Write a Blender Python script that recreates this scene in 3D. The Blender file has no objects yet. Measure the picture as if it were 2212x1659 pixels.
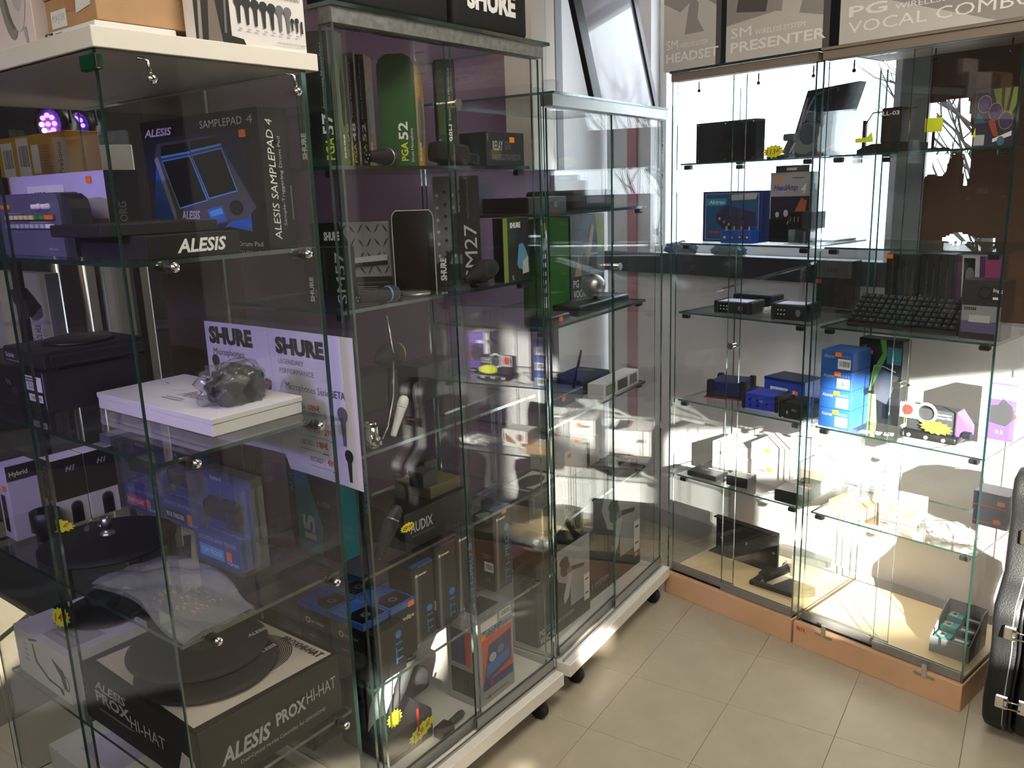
import bpy, bmesh, math, random
from mathutils import Vector, Matrix
random.seed(7)
SC = bpy.context.scene
COL = SC.collection

# ---------------------------------------------------------------- camera
F, CX, CY, CAMH = 1810.0, 1106.0, 829.5, 1.55          # focal length in pixels of the 2212 x 1659 frame
PITCH, ROLL = math.atan(420 / F), math.atan(0.034)
c_f = Vector((0, math.cos(PITCH), -math.sin(PITCH)))
c_u0 = Vector((0, math.sin(PITCH), math.cos(PITCH)))
c_r0 = Vector((1, 0, 0))
c_r = math.cos(ROLL) * c_r0 - math.sin(ROLL) * c_u0
c_u = math.sin(ROLL) * c_r0 + math.cos(ROLL) * c_u0
CAM = Vector((0, 0, CAMH))
cd = bpy.data.cameras.new('camera')
cd.sensor_width = 36.0
cd.lens = F * 36.0 / 2212.0
cd.clip_start = 0.02
cam = bpy.data.objects.new('camera', cd)
cam.matrix_world = Matrix(((c_r.x, c_u.x, -c_f.x, 0), (c_r.y, c_u.y, -c_f.y, 0), (c_r.z, c_u.z, -c_f.z, CAMH), (0, 0, 0, 1)))
COL.objects.link(cam)
SC.camera = cam

# ---------------------------------------------------------------- sky, sun, exposure
SC.view_settings.view_transform = 'Standard'
SC.view_settings.look = 'None'
SC.view_settings.gamma = 1.0
SC.view_settings.use_curve_mapping = False
SC.view_settings.exposure = 0.55
SC.cycles.transparent_max_bounces = 48
SC.cycles.max_bounces = 10
SC.cycles.glossy_bounces = 5
SC.cycles.sample_clamp_indirect = 6.0
SC.cycles.caustics_reflective = False
SC.cycles.caustics_refractive = False
wd = bpy.data.worlds.new('sky'); SC.world = wd; wd.use_nodes = True
wd.node_tree.nodes['Background'].inputs[0].default_value = (0.84, 0.92, 1.0, 1)
wd.node_tree.nodes['Background'].inputs[1].default_value = 3.6
SUN_EL, SUN_AZ = 18.0, 2.0                                # elevation, azimuth of travel (degrees from +y to +x)
sl = bpy.data.lights.new('sun', 'SUN'); sl.energy = 38.0; sl.angle = math.radians(0.8); sl.color = (1.0, 0.94, 0.84)
so = bpy.data.objects.new('sun', sl); COL.objects.link(so)
sd = Vector((math.sin(math.radians(SUN_AZ)) * math.cos(math.radians(SUN_EL)), math.cos(math.radians(SUN_AZ)) * math.cos(math.radians(SUN_EL)), -math.sin(math.radians(SUN_EL))))
so.rotation_euler = sd.to_track_quat('-Z', 'Y').to_euler()

# ---------------------------------------------------------------- helpers: placement
def ray(x, y):
    return ((x - CX) * c_r - (y - CY) * c_u + F * c_f).normalized()
def atz(x, y, z):                                        # a point at height z seen at pixel x, y
    d = ray(x, y); return CAM + d * ((z - CAMH) / d.z)
def hz(x, y, p):                                         # height of pixel on the vertical through p
    d = ray(x, y); return CAMH + math.hypot(p.x, p.y) / math.hypot(d.x, d.y) * d.z
class Frame:                                             # a cabinet's own axes: u along its front, v into its depth
    def __init__(s, o, az, off):
        a = math.radians(az); s.d = Vector((math.sin(a), math.cos(a), 0)); s.b = Vector((-s.d.y, s.d.x, 0))
        s.o = Vector((o.x, o.y, 0)) + s.b * off; s.ang = math.atan2(s.d.y, s.d.x)
    def pt(s, u, v, z=0): return s.o + s.d * u + s.b * v + Vector((0, 0, z))
    def uv(s, p): q = Vector((p.x, p.y, 0)) - s.o; return q.dot(s.d), q.dot(s.b)
    def px(s, x, y, z): return s.uv(atz(x, y, z))
    def pv(s, x, y, v):
        d = ray(x, y); t = (s.o + s.b * v - CAM).dot(s.b) / d.dot(s.b); p = CAM + d * t
        return s.uv(p)[0], p.z
    def pu(s, x, y, u):
        d = ray(x, y); t = (s.o + s.d * u - CAM).dot(s.d) / d.dot(s.d); p = CAM + d * t
        return s.uv(p)[1], p.z
FB = Frame(atz(1205, 1492, .07), 37.9, .03)
F2 = Frame(atz(1212, 1485, .07), 33.2, .03)
FC = Frame(atz(1435, 1277, 0), 138.7, .02)

# ---------------------------------------------------------------- helpers: materials
MATS = {}
def lin(c): 
    c = c / 255.0
    return c / 12.92 if c <= .04045 else ((c + .055) / 1.055) ** 2.4
def mat(name, rgb=(200, 200, 200), rough=.5, metal=0, emit=0, noise=0, nscale=30, bump=0, bscale=200, spec=None, alpha=None, trans=0):
    if name in MATS: return MATS[name]
    m = bpy.data.materials.new(name); m.use_nodes = True; nt = m.node_tree
    b = nt.nodes['Principled BSDF']
    c = tuple(lin(v) for v in rgb) + (1,)
    b.inputs['Base Color'].default_value = c; b.inputs['Roughness'].default_value = rough; b.inputs['Metallic'].default_value = metal
    if spec is not None: b.inputs['Specular IOR Level'].default_value = spec
    if emit: b.inputs['Emission Color'].default_value = c; b.inputs['Emission Strength'].default_value = emit
    if noise or bump: tc = nt.nodes.new('ShaderNodeTexCoord')
    if noise:
        n = nt.nodes.new('ShaderNodeTexNoise'); n.inputs['Scale'].default_value = nscale; n.inputs['Detail'].default_value = 4
        nt.links.new(tc.outputs['Object'], n.inputs['Vector'])
        r = nt.nodes.new('ShaderNodeValToRGB'); r.color_ramp.elements[0].position = .3; r.color_ramp.elements[1].position = .7
        r.color_ramp.elements[0].color = tuple(v * (1 - noise) for v in c[:3]) + (1,); r.color_ramp.elements[1].color = tuple(min(1, v * (1 + noise)) for v in c[:3]) + (1,)
        nt.links.new(n.outputs['Fac'], r.inputs['Fac']); nt.links.new(r.outputs['Color'], b.inputs['Base Color'])
    if bump:
        n = nt.nodes.new('ShaderNodeTexNoise'); n.inputs['Scale'].default_value = bscale
        nt.links.new(tc.outputs['Object'], n.inputs['Vector'])
        k = nt.nodes.new('ShaderNodeBump'); k.inputs['Strength'].default_value = bump; k.inputs['Distance'].default_value = .002
        nt.links.new(n.outputs['Fac'], k.inputs['Height']); nt.links.new(k.outputs['Normal'], b.inputs['Normal'])
    MATS[name] = m; return m
def clear(name, tint, ior=1.5, rough=0.0, haze=0.0, hazecol=(1, 1, 1)):   # thin clear sheet: Fresnel mirror over tinted pass-through
    if name in MATS: return MATS[name]
    m = bpy.data.materials.new(name); m.use_nodes = True; nt = m.node_tree; nt.nodes.remove(nt.nodes['Principled BSDF'])
    out = nt.nodes['Material Output']
    g = nt.nodes.new('ShaderNodeNewGeometry'); mx = nt.nodes.new('ShaderNodeMapRange')
    mx.inputs['To Min'].default_value = ior; mx.inputs['To Max'].default_value = 1 / ior
    nt.links.new(g.outputs['Backfacing'], mx.inputs['Value'])
    fr = nt.nodes.new('ShaderNodeFresnel'); nt.links.new(mx.outputs['Result'], fr.inputs['IOR'])
    tr = nt.nodes.new('ShaderNodeBsdfTransparent'); tr.inputs[0].default_value = tuple(tint) + (1,)
    gl = nt.nodes.new('ShaderNodeBsdfGlossy'); gl.inputs['Roughness'].default_value = rough
    mix = nt.nodes.new('ShaderNodeMixShader')
    nt.links.new(fr.outputs[0], mix.inputs[0]); nt.links.new(gl.outputs[0], mix.inputs[2])
    if haze:
        df = nt.nodes.new('ShaderNodeBsdfDiffuse'); df.inputs[0].default_value = tuple(hazecol) + (1,)
        m2 = nt.nodes.new('ShaderNodeMixShader'); m2.inputs[0].default_value = haze
        nt.links.new(tr.outputs[0], m2.inputs[1]); nt.links.new(df.outputs[0], m2.inputs[2]); nt.links.new(m2.outputs[0], mix.inputs[1])
    else: nt.links.new(tr.outputs[0], mix.inputs[1])
    nt.links.new(mix.outputs[0], out.inputs[0])
    MATS[name] = m; return m
GLASS = clear('clear_glass', (.984, .994, .990), haze=.002)
PLASTIC = clear('clear_plastic', (.93, .94, .95), 1.5, .10, .035, (.85, .87, .9))
FILM = clear('plastic_film', (.90, .91, .92), 1.5, .12, .05, (.8, .81, .83))
BAGFILM = clear('bag_film', (.90, .91, .92), 1.5, .14, .15, (.8, .81, .83))
EDGE = mat('glass_edge', (18, 42, 38), .12, spec=.8)
def edge_mat():                                          # cut glass edge: dark teal body, some light carried through, mirror-like gloss
    nt = EDGE.node_tree; b = nt.nodes['Principled BSDF']
    t = nt.nodes.new('ShaderNodeBsdfTranslucent'); t.inputs[0].default_value = (.06, .50, .38, 1)
    m = nt.nodes.new('ShaderNodeMixShader'); m.inputs[0].default_value = .16
    g = nt.nodes.new('ShaderNodeBsdfGlossy'); g.inputs['Roughness'].default_value = .08; g.inputs[0].default_value = (.75, .9, .88, 1)
    k = nt.nodes.new('ShaderNodeMixShader'); k.inputs[0].default_value = .22
    nt.links.new(b.outputs[0], m.inputs[1]); nt.links.new(t.outputs[0], m.inputs[2]); nt.links.new(m.outputs[0], k.inputs[1]); nt.links.new(g.outputs[0], k.inputs[2]); nt.links.new(k.outputs[0], nt.nodes['Material Output'].inputs[0])
edge_mat()
BLACK = mat('black_print', (14, 14, 16), .45)
BLK = mat('black_plastic', (18, 18, 20), .38)
MBLK = mat('matt_black', (16, 16, 17), .75, bump=.25, bscale=600)
DGREY = mat('dark_grey', (48, 49, 52), .5)
GREY = mat('mid_grey', (112, 112, 116), .5)
LGREY = mat('light_grey', (178, 178, 182), .5)
WHITE = mat('white_print', (232, 230, 228), .5)
WCARD = mat('white_card', (226, 222, 220), .6, noise=.02, nscale=8)
WPAINT = mat('white_laminate', (232, 227, 217), .35)
CHROME = mat('chrome', (225, 222, 215), .12, 1)
STEEL = mat('brushed_aluminium', (176, 176, 174), .32, 1, bump=.1, bscale=400)
ALU = mat('satin_aluminium', (150, 149, 146), .45, .6)
GALV = mat('galvanised_rail', (150, 152, 150), .42, .7, noise=.25, nscale=60)
KRAFT = mat('kraft_card', (178, 140, 102), .75, noise=.06, nscale=14)
ORANGE = mat('orange_sticker', (255, 128, 30), .6)
YELLOW = mat('yellow_tag', (232, 238, 40), .6)
RED = mat('red_ink', (205, 40, 30), .6)
BLUE = mat('blue_print', (52, 100, 175), .5)
DBLUE = mat('dark_blue', (28, 48, 110), .5)
RBLUE = mat('royal_blue', (38, 80, 190), .45)
LBLUE = mat('sky_blue', (80, 160, 220), .5)
GREEN = mat('leaf_green', (48, 110, 40), .5)
DGREEN = mat('dark_green', (22, 48, 24), .5)
PURPLE = mat('purple_print', (96, 70, 160), .5)
LILAC = mat('lilac_tint_card', (200, 190, 225), .6)  # white card with the purple lamp's tint in its colour; also lilac print
GOLD = mat('gold_cork', (178, 138, 60), .6, noise=.35, nscale=220)
TEAL = mat('teal_print', (30, 140, 140), .5)
BRASS = mat('brass', (200, 160, 80), .25, 1)

# ---------------------------------------------------------------- helpers: meshes
class MB:
    def __init__(s): s.v = []; s.f = []; s.m = []; s.mats = []; s.sm = []; s.M = Matrix.Identity(4)
    def mi(s, m):
        if m not in s.mats: s.mats.append(m)
        return s.mats.index(m)
    def at(s, loc=(0, 0, 0), rot=(0, 0, 0)):
        s.M = Matrix.Translation(loc) @ (Matrix.Rotation(rot[2], 4, 'Z') @ Matrix.Rotation(rot[1], 4, 'Y') @ Matrix.Rotation(rot[0], 4, 'X')); return s
    def add(s, vs, fs, m, smooth=False):
        k = len(s.v); i = s.mi(m)
        s.v += [tuple(s.M @ Vector(p)) for p in vs]
        for f in fs: s.f.append([k + j for j in f]); s.m.append(i); s.sm.append(smooth)
        return s
    def box(s, x0, x1, y0, y1, z0, z1, m, b=0):
        if b <= 0:
            vs = [(x, y, z) for z in (z0, z1) for y in (y0, y1) for x in (x0, x1)]
            return s.add(vs, [(0, 2, 3, 1), (4, 5, 7, 6), (0, 1, 5, 4), (1, 3, 7, 5), (3, 2, 6, 7), (2, 0, 4, 6)], m)
        bm = bmesh.new(); bmesh.ops.create_cube(bm, size=1)
        for w in bm.verts: w.co = Vector(((x0 + x1) / 2 + w.co.x * (x1 - x0), (y0 + y1) / 2 + w.co.y * (y1 - y0), (z0 + z1) / 2 + w.co.z * (z1 - z0)))
        b = min(b, .45 * min(abs(x1 - x0), abs(y1 - y0), abs(z1 - z0)))
        bmesh.ops.bevel(bm, geom=bm.edges[:], offset=b, segments=3 if b > .004 else 1, affect='EDGES', profile=.5)
        return s.bm(bm, m, b > .004)
    def bm(s, bm, m, smooth=False):
        bm.verts.index_update(); s.add([tuple(w.co) for w in bm.verts], [[w.index for w in f.verts] for f in bm.faces], m, smooth); bm.free(); return s
    def lathe(s, prof, m, n=24, smooth=True):               # prof: (r, z) bottom to top around z
        vs = []; fs = []
        for r, z in prof:
            for i in range(n): a = 2 * math.pi * i / n; vs.append((r * math.cos(a), r * math.sin(a), z))
        for j in range(len(prof) - 1):
            for i in range(n): k = (i + 1) % n; fs.append((j * n + i, j * n + k, (j + 1) * n + k, (j + 1) * n + i))
        if prof[0][0] > 1e-5: fs.append(tuple(reversed(range(n))))
        if prof[-1][0] > 1e-5: fs.append(tuple((len(prof) - 1) * n + i for i in range(n)))
        return s.add(vs, fs, m, smooth)
    def cyl(s, r, z0, z1, m, n=20): return s.lathe([(r, z0), (r, z1)], m, n, False)
    def tube(s, pts, r, m, n=8, smooth=True):
        pts = [Vector(p) for p in pts]; vs = []; fs = []
        for i, p in enumerate(pts):
            t = (pts[min(i + 1, len(pts) - 1)] - pts[max(i - 1, 0)]).normalized()
            a = t.orthogonal().normalized() if i == 0 else (a - t * a.dot(t)).normalized()
            b = t.cross(a); rr = r[i] if isinstance(r, (list, tuple)) else r
            for k in range(n): w = 2 * math.pi * k / n; vs.append(tuple(p + (a * math.cos(w) + b * math.sin(w)) * rr))
        for j in range(len(pts) - 1):
            for i in range(n): k = (i + 1) % n; fs.append((j * n + i, j * n + k, (j + 1) * n + k, (j + 1) * n + i))
        fs.append(tuple(reversed(range(n)))); fs.append(tuple((len(pts) - 1) * n + i for i in range(n)))
        return s.add(vs, fs, m, smooth)
    def prism(s, poly, y0, y1, m, plane='xz'):              # polygon in x-z (or x-y) pulled from y0 to y1
        n = len(poly)
        if plane == 'xz': vs = [(p[0], y0, p[1]) for p in poly] + [(p[0], y1, p[1]) for p in poly]
        elif plane == 'xy': vs = [(p[0], p[1], y0) for p in poly] + [(p[0], p[1], y1) for p in poly]
        else: vs = [(y0, p[0], p[1]) for p in poly] + [(y1, p[0], p[1]) for p in poly]
        fs = [tuple(range(n)), tuple(reversed(range(n, 2 * n)))] + [(i, n + i, n + (i + 1) % n, (i + 1) % n) for i in range(n)]
        return s.add(vs, fs, m)
    def sphere(s, c, r, m, n=12, sc=(1, 1, 1)):
        vs = []; fs = []; k = n // 2
        for j in range(k + 1):
            t = math.pi * j / k
            for i in range(n): a = 2 * math.pi * i / n; vs.append((c[0] + sc[0] * r * math.sin(t) * math.cos(a), c[1] + sc[1] * r * math.sin(t) * math.sin(a), c[2] - sc[2] * r * math.cos(t)))
        for j in range(k):
            for i in range(n): q = (i + 1) % n; fs.append((j * n + i, j * n + q, (j + 1) * n + q, (j + 1) * n + i))
        return s.add(vs, fs, m, True)
    def build(s, name, parent=None, loc=None):
        me = bpy.data.meshes.new(name); me.from_pydata(s.v, [], s.f)
        for m in s.mats: me.materials.append(m)
        me.polygons.foreach_set('material_index', s.m); me.polygons.foreach_set('use_smooth', s.sm); me.validate(); me.update()
        bm = bmesh.new(); bm.from_mesh(me); bmesh.ops.recalc_face_normals(bm, faces=bm.faces[:]); bm.to_mesh(me); bm.free()
        o = bpy.data.objects.new(name, me); COL.objects.link(o)
        if parent: o.parent = parent
        if loc: o.location = loc
        return o
def tag(o, label=None, cat=None, group=None, kind=None):
    if label: o['label'] = label
    if cat: o['category'] = cat
    if group: o['group'] = group
    if kind: o['kind'] = kind
    return o
def empty(name, p, ang, label=None, cat=None, group=None, kind=None):
    o = bpy.data.objects.new(name, None); o.empty_display_size = .05; COL.objects.link(o)
    o.location = p; o.rotation_euler = (0, 0, ang); return tag(o, label, cat, group, kind)
def thing(name, label, cat, fr, u, v, z, rot=0, group=None):
    return empty(name, fr.pt(u, v, z), fr.ang + math.radians(rot), label, cat, group)
TXT = {}
def text_mesh(s, bold=0.0, shear=0.0):
    if 'M' in s or 'W' in s: bold = 0.0
    k = (s, bold, shear)
    if k not in TXT:
        c = bpy.data.curves.new('t', 'FONT'); c.body = s; c.offset = bold; c.shear = shear; c.resolution_u = 2; c.fill_mode = 'FRONT'
        o = bpy.data.objects.new('t', c); COL.objects.link(o); bpy.context.view_layer.update()
        me = bpy.data.meshes.new_from_object(o.evaluated_get(bpy.context.evaluated_depsgraph_get()))
        vs = [tuple(v.co) for v in me.vertices]; fs = [tuple(p.vertices) for p in me.polygons]
        bpy.data.objects.remove(o); bpy.data.curves.remove(c); bpy.data.meshes.remove(me)
        x0 = min(v[0] for v in vs); x1 = max(v[0] for v in vs); y0 = min(v[1] for v in vs); y1 = max(v[1] for v in vs)
        TXT[k] = ([((v[0] - x0) / (x1 - x0), (v[1] - y0) / max(1e-6, y1 - y0)) for v in vs], fs)
    return TXT[k]
def printed(parent, dims, face, items, name=None, lift=.0006):
    """flat print on one face of a box: coordinates are fractions of that face"""
    w, d, h = dims
    O, X, Y, N, fw, fh = {'front': ((0, 0, 0), (1, 0, 0), (0, 0, 1), (0, -1, 0), w, h), 'left': ((0, d, 0), (0, -1, 0), (0, 0, 1), (-1, 0, 0), d, h),
                  'right': ((w, 0, 0), (0, 1, 0), (0, 0, 1), (1, 0, 0), d, h), 'top': ((0, 0, h), (1, 0, 0), (0, 1, 0), (0, 0, 1), w, d), 'back': ((w, d, 0), (-1, 0, 0), (0, 0, 1), (0, 1, 0), w, h)}[face]
    O, X, Y, N = map(Vector, (O, X, Y, N)); mb = MB(); lay = 0
    def P(x, y): return tuple(O + X * x * fw + Y * y * fh + N * (lift + lay * .00012))
    for it in items:
        lay += 1; k = it[0]
        if k == 'r': _, x0, y0, x1, y1, m = it; mb.add([P(x0, y0), P(x1, y0), P(x1, y1), P(x0, y1)], [(0, 1, 2, 3)], m)
        elif k == 'p': mb.add([P(*q) for q in it[1]], [tuple(range(len(it[1])))], it[2])
        elif k == 'c':
            _, x, y, rx, ry, m = it; mb.add([P(x + rx * math.cos(a * math.pi / 12), y + ry * math.sin(a * math.pi / 12)) for a in range(24)], [tuple(range(24))], m)
        elif k == 'o':                                     # ring line
            _, x, y, rx, ry, t, m = it; q = []
            for a in range(32): q += [P(x + rx * math.cos(a * math.pi / 16), y + ry * math.sin(a * math.pi / 16)), P(x + rx * (1 - t) * math.cos(a * math.pi / 16), y + ry * (1 - t) * math.sin(a * math.pi / 16))]
            mb.add(q, [(2 * a, (2 * a + 2) % 64, (2 * a + 3) % 64, 2 * a + 1) for a in range(32)], m)
        elif k in 'tv':                                    # text fitted into a rectangle; 'v' reads upwards
            x0, y0, x1, y1, m = it[2:7]; bold = it[7] if len(it) > 7 else 0; sh = it[8] if len(it) > 8 else 0
            vs, fs = text_mesh(it[1], bold, sh)
            if k == 't': mb.add([P(x0 + a * (x1 - x0), y0 + b * (y1 - y0)) for a, b in vs], fs, m)
            else: mb.add([P(x1 - b * (x1 - x0), y0 + a * (y1 - y0)) for a, b in vs], fs, m)
        elif k == 'l':                                     # a block of small print: thin bars
            _, x0, y0, x1, y1, n, m = it; rr = random.Random(int(x0 * 997 + y0 * 313 + n))
            for i in range(n):
                yb = y1 - (i + .8) * (y1 - y0) / n; mb.add([P(x0, yb), P(x0 + (x1 - x0) * rr.uniform(.6, 1), yb), P(x0 + (x1 - x0) * rr.uniform(.6, 1), yb + .5 * (y1 - y0) / n), P(x0, yb + .5 * (y1 - y0) / n)], [(0, 1, 2, 3)], m)
        elif k == 'b':                                     # bar code: white label with bars
            _, x0, y0, x1, y1 = it[:5]; mb.add([P(x0, y0), P(x1, y0), P(x1, y1), P(x0, y1)], [(0, 1, 2, 3)], WHITE); lay += 1
            rr = random.Random(3); x = .12
            while x < .86:
                ww = rr.uniform(.015, .05); a = x0 + x * (x1 - x0); b = x0 + (x + ww) * (x1 - x0); c = y0 + .25 * (y1 - y0); e = y0 + .8 * (y1 - y0)
                mb.add([P(a, c), P(b, c), P(b, e), P(a, e)], [(0, 1, 2, 3)], BLACK); x += ww + rr.uniform(.02, .05)
        elif k == 'm':                                     # microphone silhouette standing upright
            _, x, y0, hh, m = it; ar = fh / fw; q = [(-.06, 0), (.06, 0), (.1, .62), (.17, .7), (.2, .82), (.16, .94), (.06, 1), (-.06, 1), (-.16, .94), (-.2, .82), (-.17, .7), (-.1, .62)]
            mb.add([P(x + a * hh * ar, y0 + b * hh) for a, b in q], [tuple(range(len(q)))], m)
    nm = name or {'front': 'front_print', 'left': 'side_print', 'right': 'side_print', 'top': 'top_print', 'back': 'back_print'}[face]
    me_o = MB.build(mb, nm, parent); return me_o
def sticker(parent, p, n, m=ORANGE, w=.022, h=.014, rz=0):
    """little scalloped price sticker: p is its centre, n the face ('front', 'right', 'left', 'top')"""
    q = [(-.5, -.3), (-.4, -.5), (.4, -.5), (.5, -.3), (.45, 0), (.5, .3), (.4, .5), (-.4, .5), (-.5, .3), (-.45, 0)]
    c, s_ = math.cos(rz), math.sin(rz); q = [(a * w * c - b * h * s_, a * w * s_ + b * h * c) for a, b in q]
    mb = MB(); t = .0006
    if n == 'front': mb.prism([(p[0] + a, p[2] + b) for a, b in q], p[1] - .0018, p[1] - .0009, m)
    elif n == 'top': mb.prism([(p[0] + a, p[1] + b) for a, b in q], p[2] + .0009, p[2] + .0018, m, 'xy')
    elif n == 'right': mb.prism([(p[1] + a, p[2] + b) for a, b in q], p[0] + .0009, p[0] + .0018, m, 'yz')
    else: mb.prism([(p[1] - a, p[2] + b) for a, b in q], p[0] - .0018, p[0] - .0009, m, 'yz')
    return mb.build('price_sticker', parent)
def startag(parent, p, w, h, rot=(0, 0, 0), txt=None, n=14):
    """yellow starburst price tag standing in its own x-z plane"""
    mb = MB().at(p, rot); q = []
    for i in range(2 * n):
        a = math.pi * i / n; r = 1.0 if i % 2 == 0 else .78; q.append((w / 2 * r * math.cos(a), h / 2 * r * math.sin(a)))
    mb.prism(q, -.0005, .0005, YELLOW)
    if txt:
        vs, fs = text_mesh(txt, .01, .2); mb.add([((a - .5) * w * .66, -.0009, (b - .5) * h * .4) for a, b in vs], fs, RED)
    return mb.build('price_tag', parent)
def locate(fr, z, xl, xr, yb, yt, v=None, rot=0, yr=None):
    """pixel extents of a box's front: bottom-left, bottom-right, top -> corner, width, height"""
    if v is None: u, v = fr.px(xl, yb, z)
    else: u = fr.pv(xl, yb, v)[0]
    P = fr.pt(u, v, 0); a = fr.ang + math.radians(rot); D = Vector((math.cos(a), math.sin(a), 0))
    d = ray(xr, yr or yb); n2 = Vector((-d.y, d.x, 0)); t = -P.dot(n2) / D.dot(n2)
    return u, v, t, hz(xl, yt, P) - z
DIM = {}
def carton(name, label, cat, fr, z, u, v, w, d, h, m, prints=None, rot=0, group=None, bev=.0012, stick=(), lid=None):
    r = thing(name, label, cat, fr, u, v, z + .0004, rot, group)
    mb = MB(); mb.box(0, w, 0, d, 0, h, m, bev); mb.build('box_body', r)
    for f, items in (prints or {}).items(): printed(r, (w, d, h), f, items)
    for f, x, y in stick:
        p = {'front': (x * w, 0, y * h), 'right': (w, x * d, y * h), 'left': (0, (1 - x) * d, y * h), 'top': (x * w, y * d, h)}[f]; sticker(r, p, f)
    return r
def cartonpx(name, label, cat, fr, z, xl, xr, yb, yt, d, m, prints=None, v=None, rot=0, group=None, stick=(), yr=None, bev=.0012, h=None):
    u, v, w, hh = locate(fr, z, xl, xr, yb, yt, v, rot, yr)
    r = carton(name, label, cat, fr, z, u, v, w, d, h or hh, m, prints, rot, group, bev, stick)
    DIM[r.name] = (w, d, h or hh); return r

def cartonU(name, label, cat, fr, z, u, xl, xr, yb, ytop, d, m, prints=None, group=None, stick=(), bev=.0012, h=None, vmax=.868):
    """box whose printed front looks back along the row; ytop = (x, y) of its upper right corner"""
    vl = min(fr.pu(xl, yb, u)[0], vmax); vr = fr.pu(xr, yb, u)[0]
    hh = h or fr.pu(ytop[0], ytop[1], u)[1] - z
    r = carton(name, label, cat, fr, z, u, vl, vl - vr, d, hh, m, prints, -90, group, bev, stick); DIM[r.name] = (vl - vr, d, hh); return r
# ================================================================ THE ROOM
FLOORM = mat('vinyl_tile', (176, 166, 146), .42, noise=.07, nscale=9)
GROUT = mat('tile_seam', (124, 113, 95), .8)
PURW = mat('mauve_wall', (106, 76, 104), .8, noise=.04, nscale=3)
CREAM = mat('cream_wall', (226, 218, 206), .8, noise=.02, nscale=3)
WHITEW = mat('white_wall', (226, 224, 226), .7, noise=.03, nscale=4)
GREYW = mat('grey_column', (150, 152, 156), .7)
DARKW = mat('dark_shop_wall', (58, 52, 54), .9, noise=.2, nscale=3)
BROWNW = mat('brown_wood', (78, 56, 46), .6, noise=.25, nscale=5)
CEIL = mat('ceiling_tile', (225, 223, 218), .9)
def slab(name, fr, u0, u1, v0, v1, z0, z1, m, parent=None, kind='structure'):
    mb = MB(); mb.box(u0, u1, v0, v1, z0, z1, m); o = mb.build(name, parent)
    if parent is None: o.location = fr.pt(0, 0, 0); o.rotation_euler = (0, 0, fr.ang); tag(o, kind=kind)
    return o
def holed(name, fr, u0, u1, v0, v1, z0, z1, holes, m):           # a wall with rectangular openings
    us = sorted({u0, u1} | {h[0] for h in holes} | {h[1] for h in holes}); zs = sorted({z0, z1} | {h[2] for h in holes} | {h[3] for h in holes}); mb = MB()
    for a, b in zip(us, us[1:]):
        for c, e in zip(zs, zs[1:]):
            if not any(h[0] <= (a + b) / 2 <= h[1] and h[2] <= (c + e) / 2 <= h[3] for h in holes): mb.box(a, b, v0, v1, c, e, m)
    o = mb.build(name); o.location = fr.pt(0, 0, 0); o.rotation_euler = (0, 0, fr.ang); tag(o, kind='structure'); return o
class WF(Frame):
    def __init__(s): s.d = Vector((1, 0, 0)); s.b = Vector((0, 1, 0)); s.o = Vector((0, 0, 0)); s.ang = 0
W0 = WF()
FT = Frame(Vector((0, 0, 0)), 32.8, 0)
ROOM = [(-5, -3), (3.0, -3), (3.0, 1.2), tuple(FC.pt(2.6, .62)[:2]), tuple(FC.pt(-1.0, .62)[:2]), (-.2, 5.3), (-5, 5.3)]
def plate(name, z0, z1, m): mb = MB(); mb.prism(ROOM, z0, z1, m, 'xy'); return tag(mb.build(name), kind='structure')
floor = plate('floor', -.06, -.003, GROUT)
TL = .3125
tm = MB(); tm.box(.0006, TL - .0006, .0006, TL - .0006, -.003, 0, FLOORM, .0006); t0 = tm.build('tile', floor)
first = True
for i in range(-8, 7):
    for j in range(1, 19):
        p = Vector((math.cos(math.radians(32.8)), -math.sin(math.radians(32.8)), 0)) * (-.078 + TL * i) + Vector((math.sin(math.radians(32.8)), math.cos(math.radians(32.8)), 0)) * (2.24 + TL * (j - 9))
        o = t0 if first else t0.copy()
        if not first: COL.objects.link(o); o.parent = floor
        first = False; o.location = p; o.rotation_euler = (0, 0, math.radians(-32.8))
plate('ceiling', 2.75, 2.85, CEIL)
cp = MB(); cp.box(-3.4, -1.20, -1.3, 3.2, .0002, .0025, mat('added_charcoal', (30, 28, 31), .95, bump=.6, bscale=500)); cp = cp.build('added_carpet'); cp.location = FB.pt(0, 0, 0); cp.rotation_euler = (0, 0, FB.ang)  # added dark sheet that cuts the floor's reflection in the tower doors
tag(cp, 'charcoal floor cover added to darken reflections in the tower sliding doors', 'added_carpet')
# wall behind the two long cabinets, mauve, and the wood panel at its near end
slab('wall_back', F2, -.58, 1.75, .62, .72, 0, 2.75, PURW)
slab('wall_corner', F2, 1.12, 1.75, .60, .62, 0, 2.75, WHITEW)
slab('wall_panel', FB, -.66, -.60, .475, .74, 0, 2.75, BROWNW)
slab('wall_far', W0, -5, -.2, 5.2, 5.3, 0, 2.75, DARKW)
slab('wall_left', W0, -4.6, -4.5, -3, 5.2, 0, 2.75, DARKW)
slab('wall_right', W0, 2.9, 3.0, -3, 1.2, 0, 2.75, mat('oak_panel', (84, 68, 54), .7, noise=.15, nscale=4))
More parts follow.
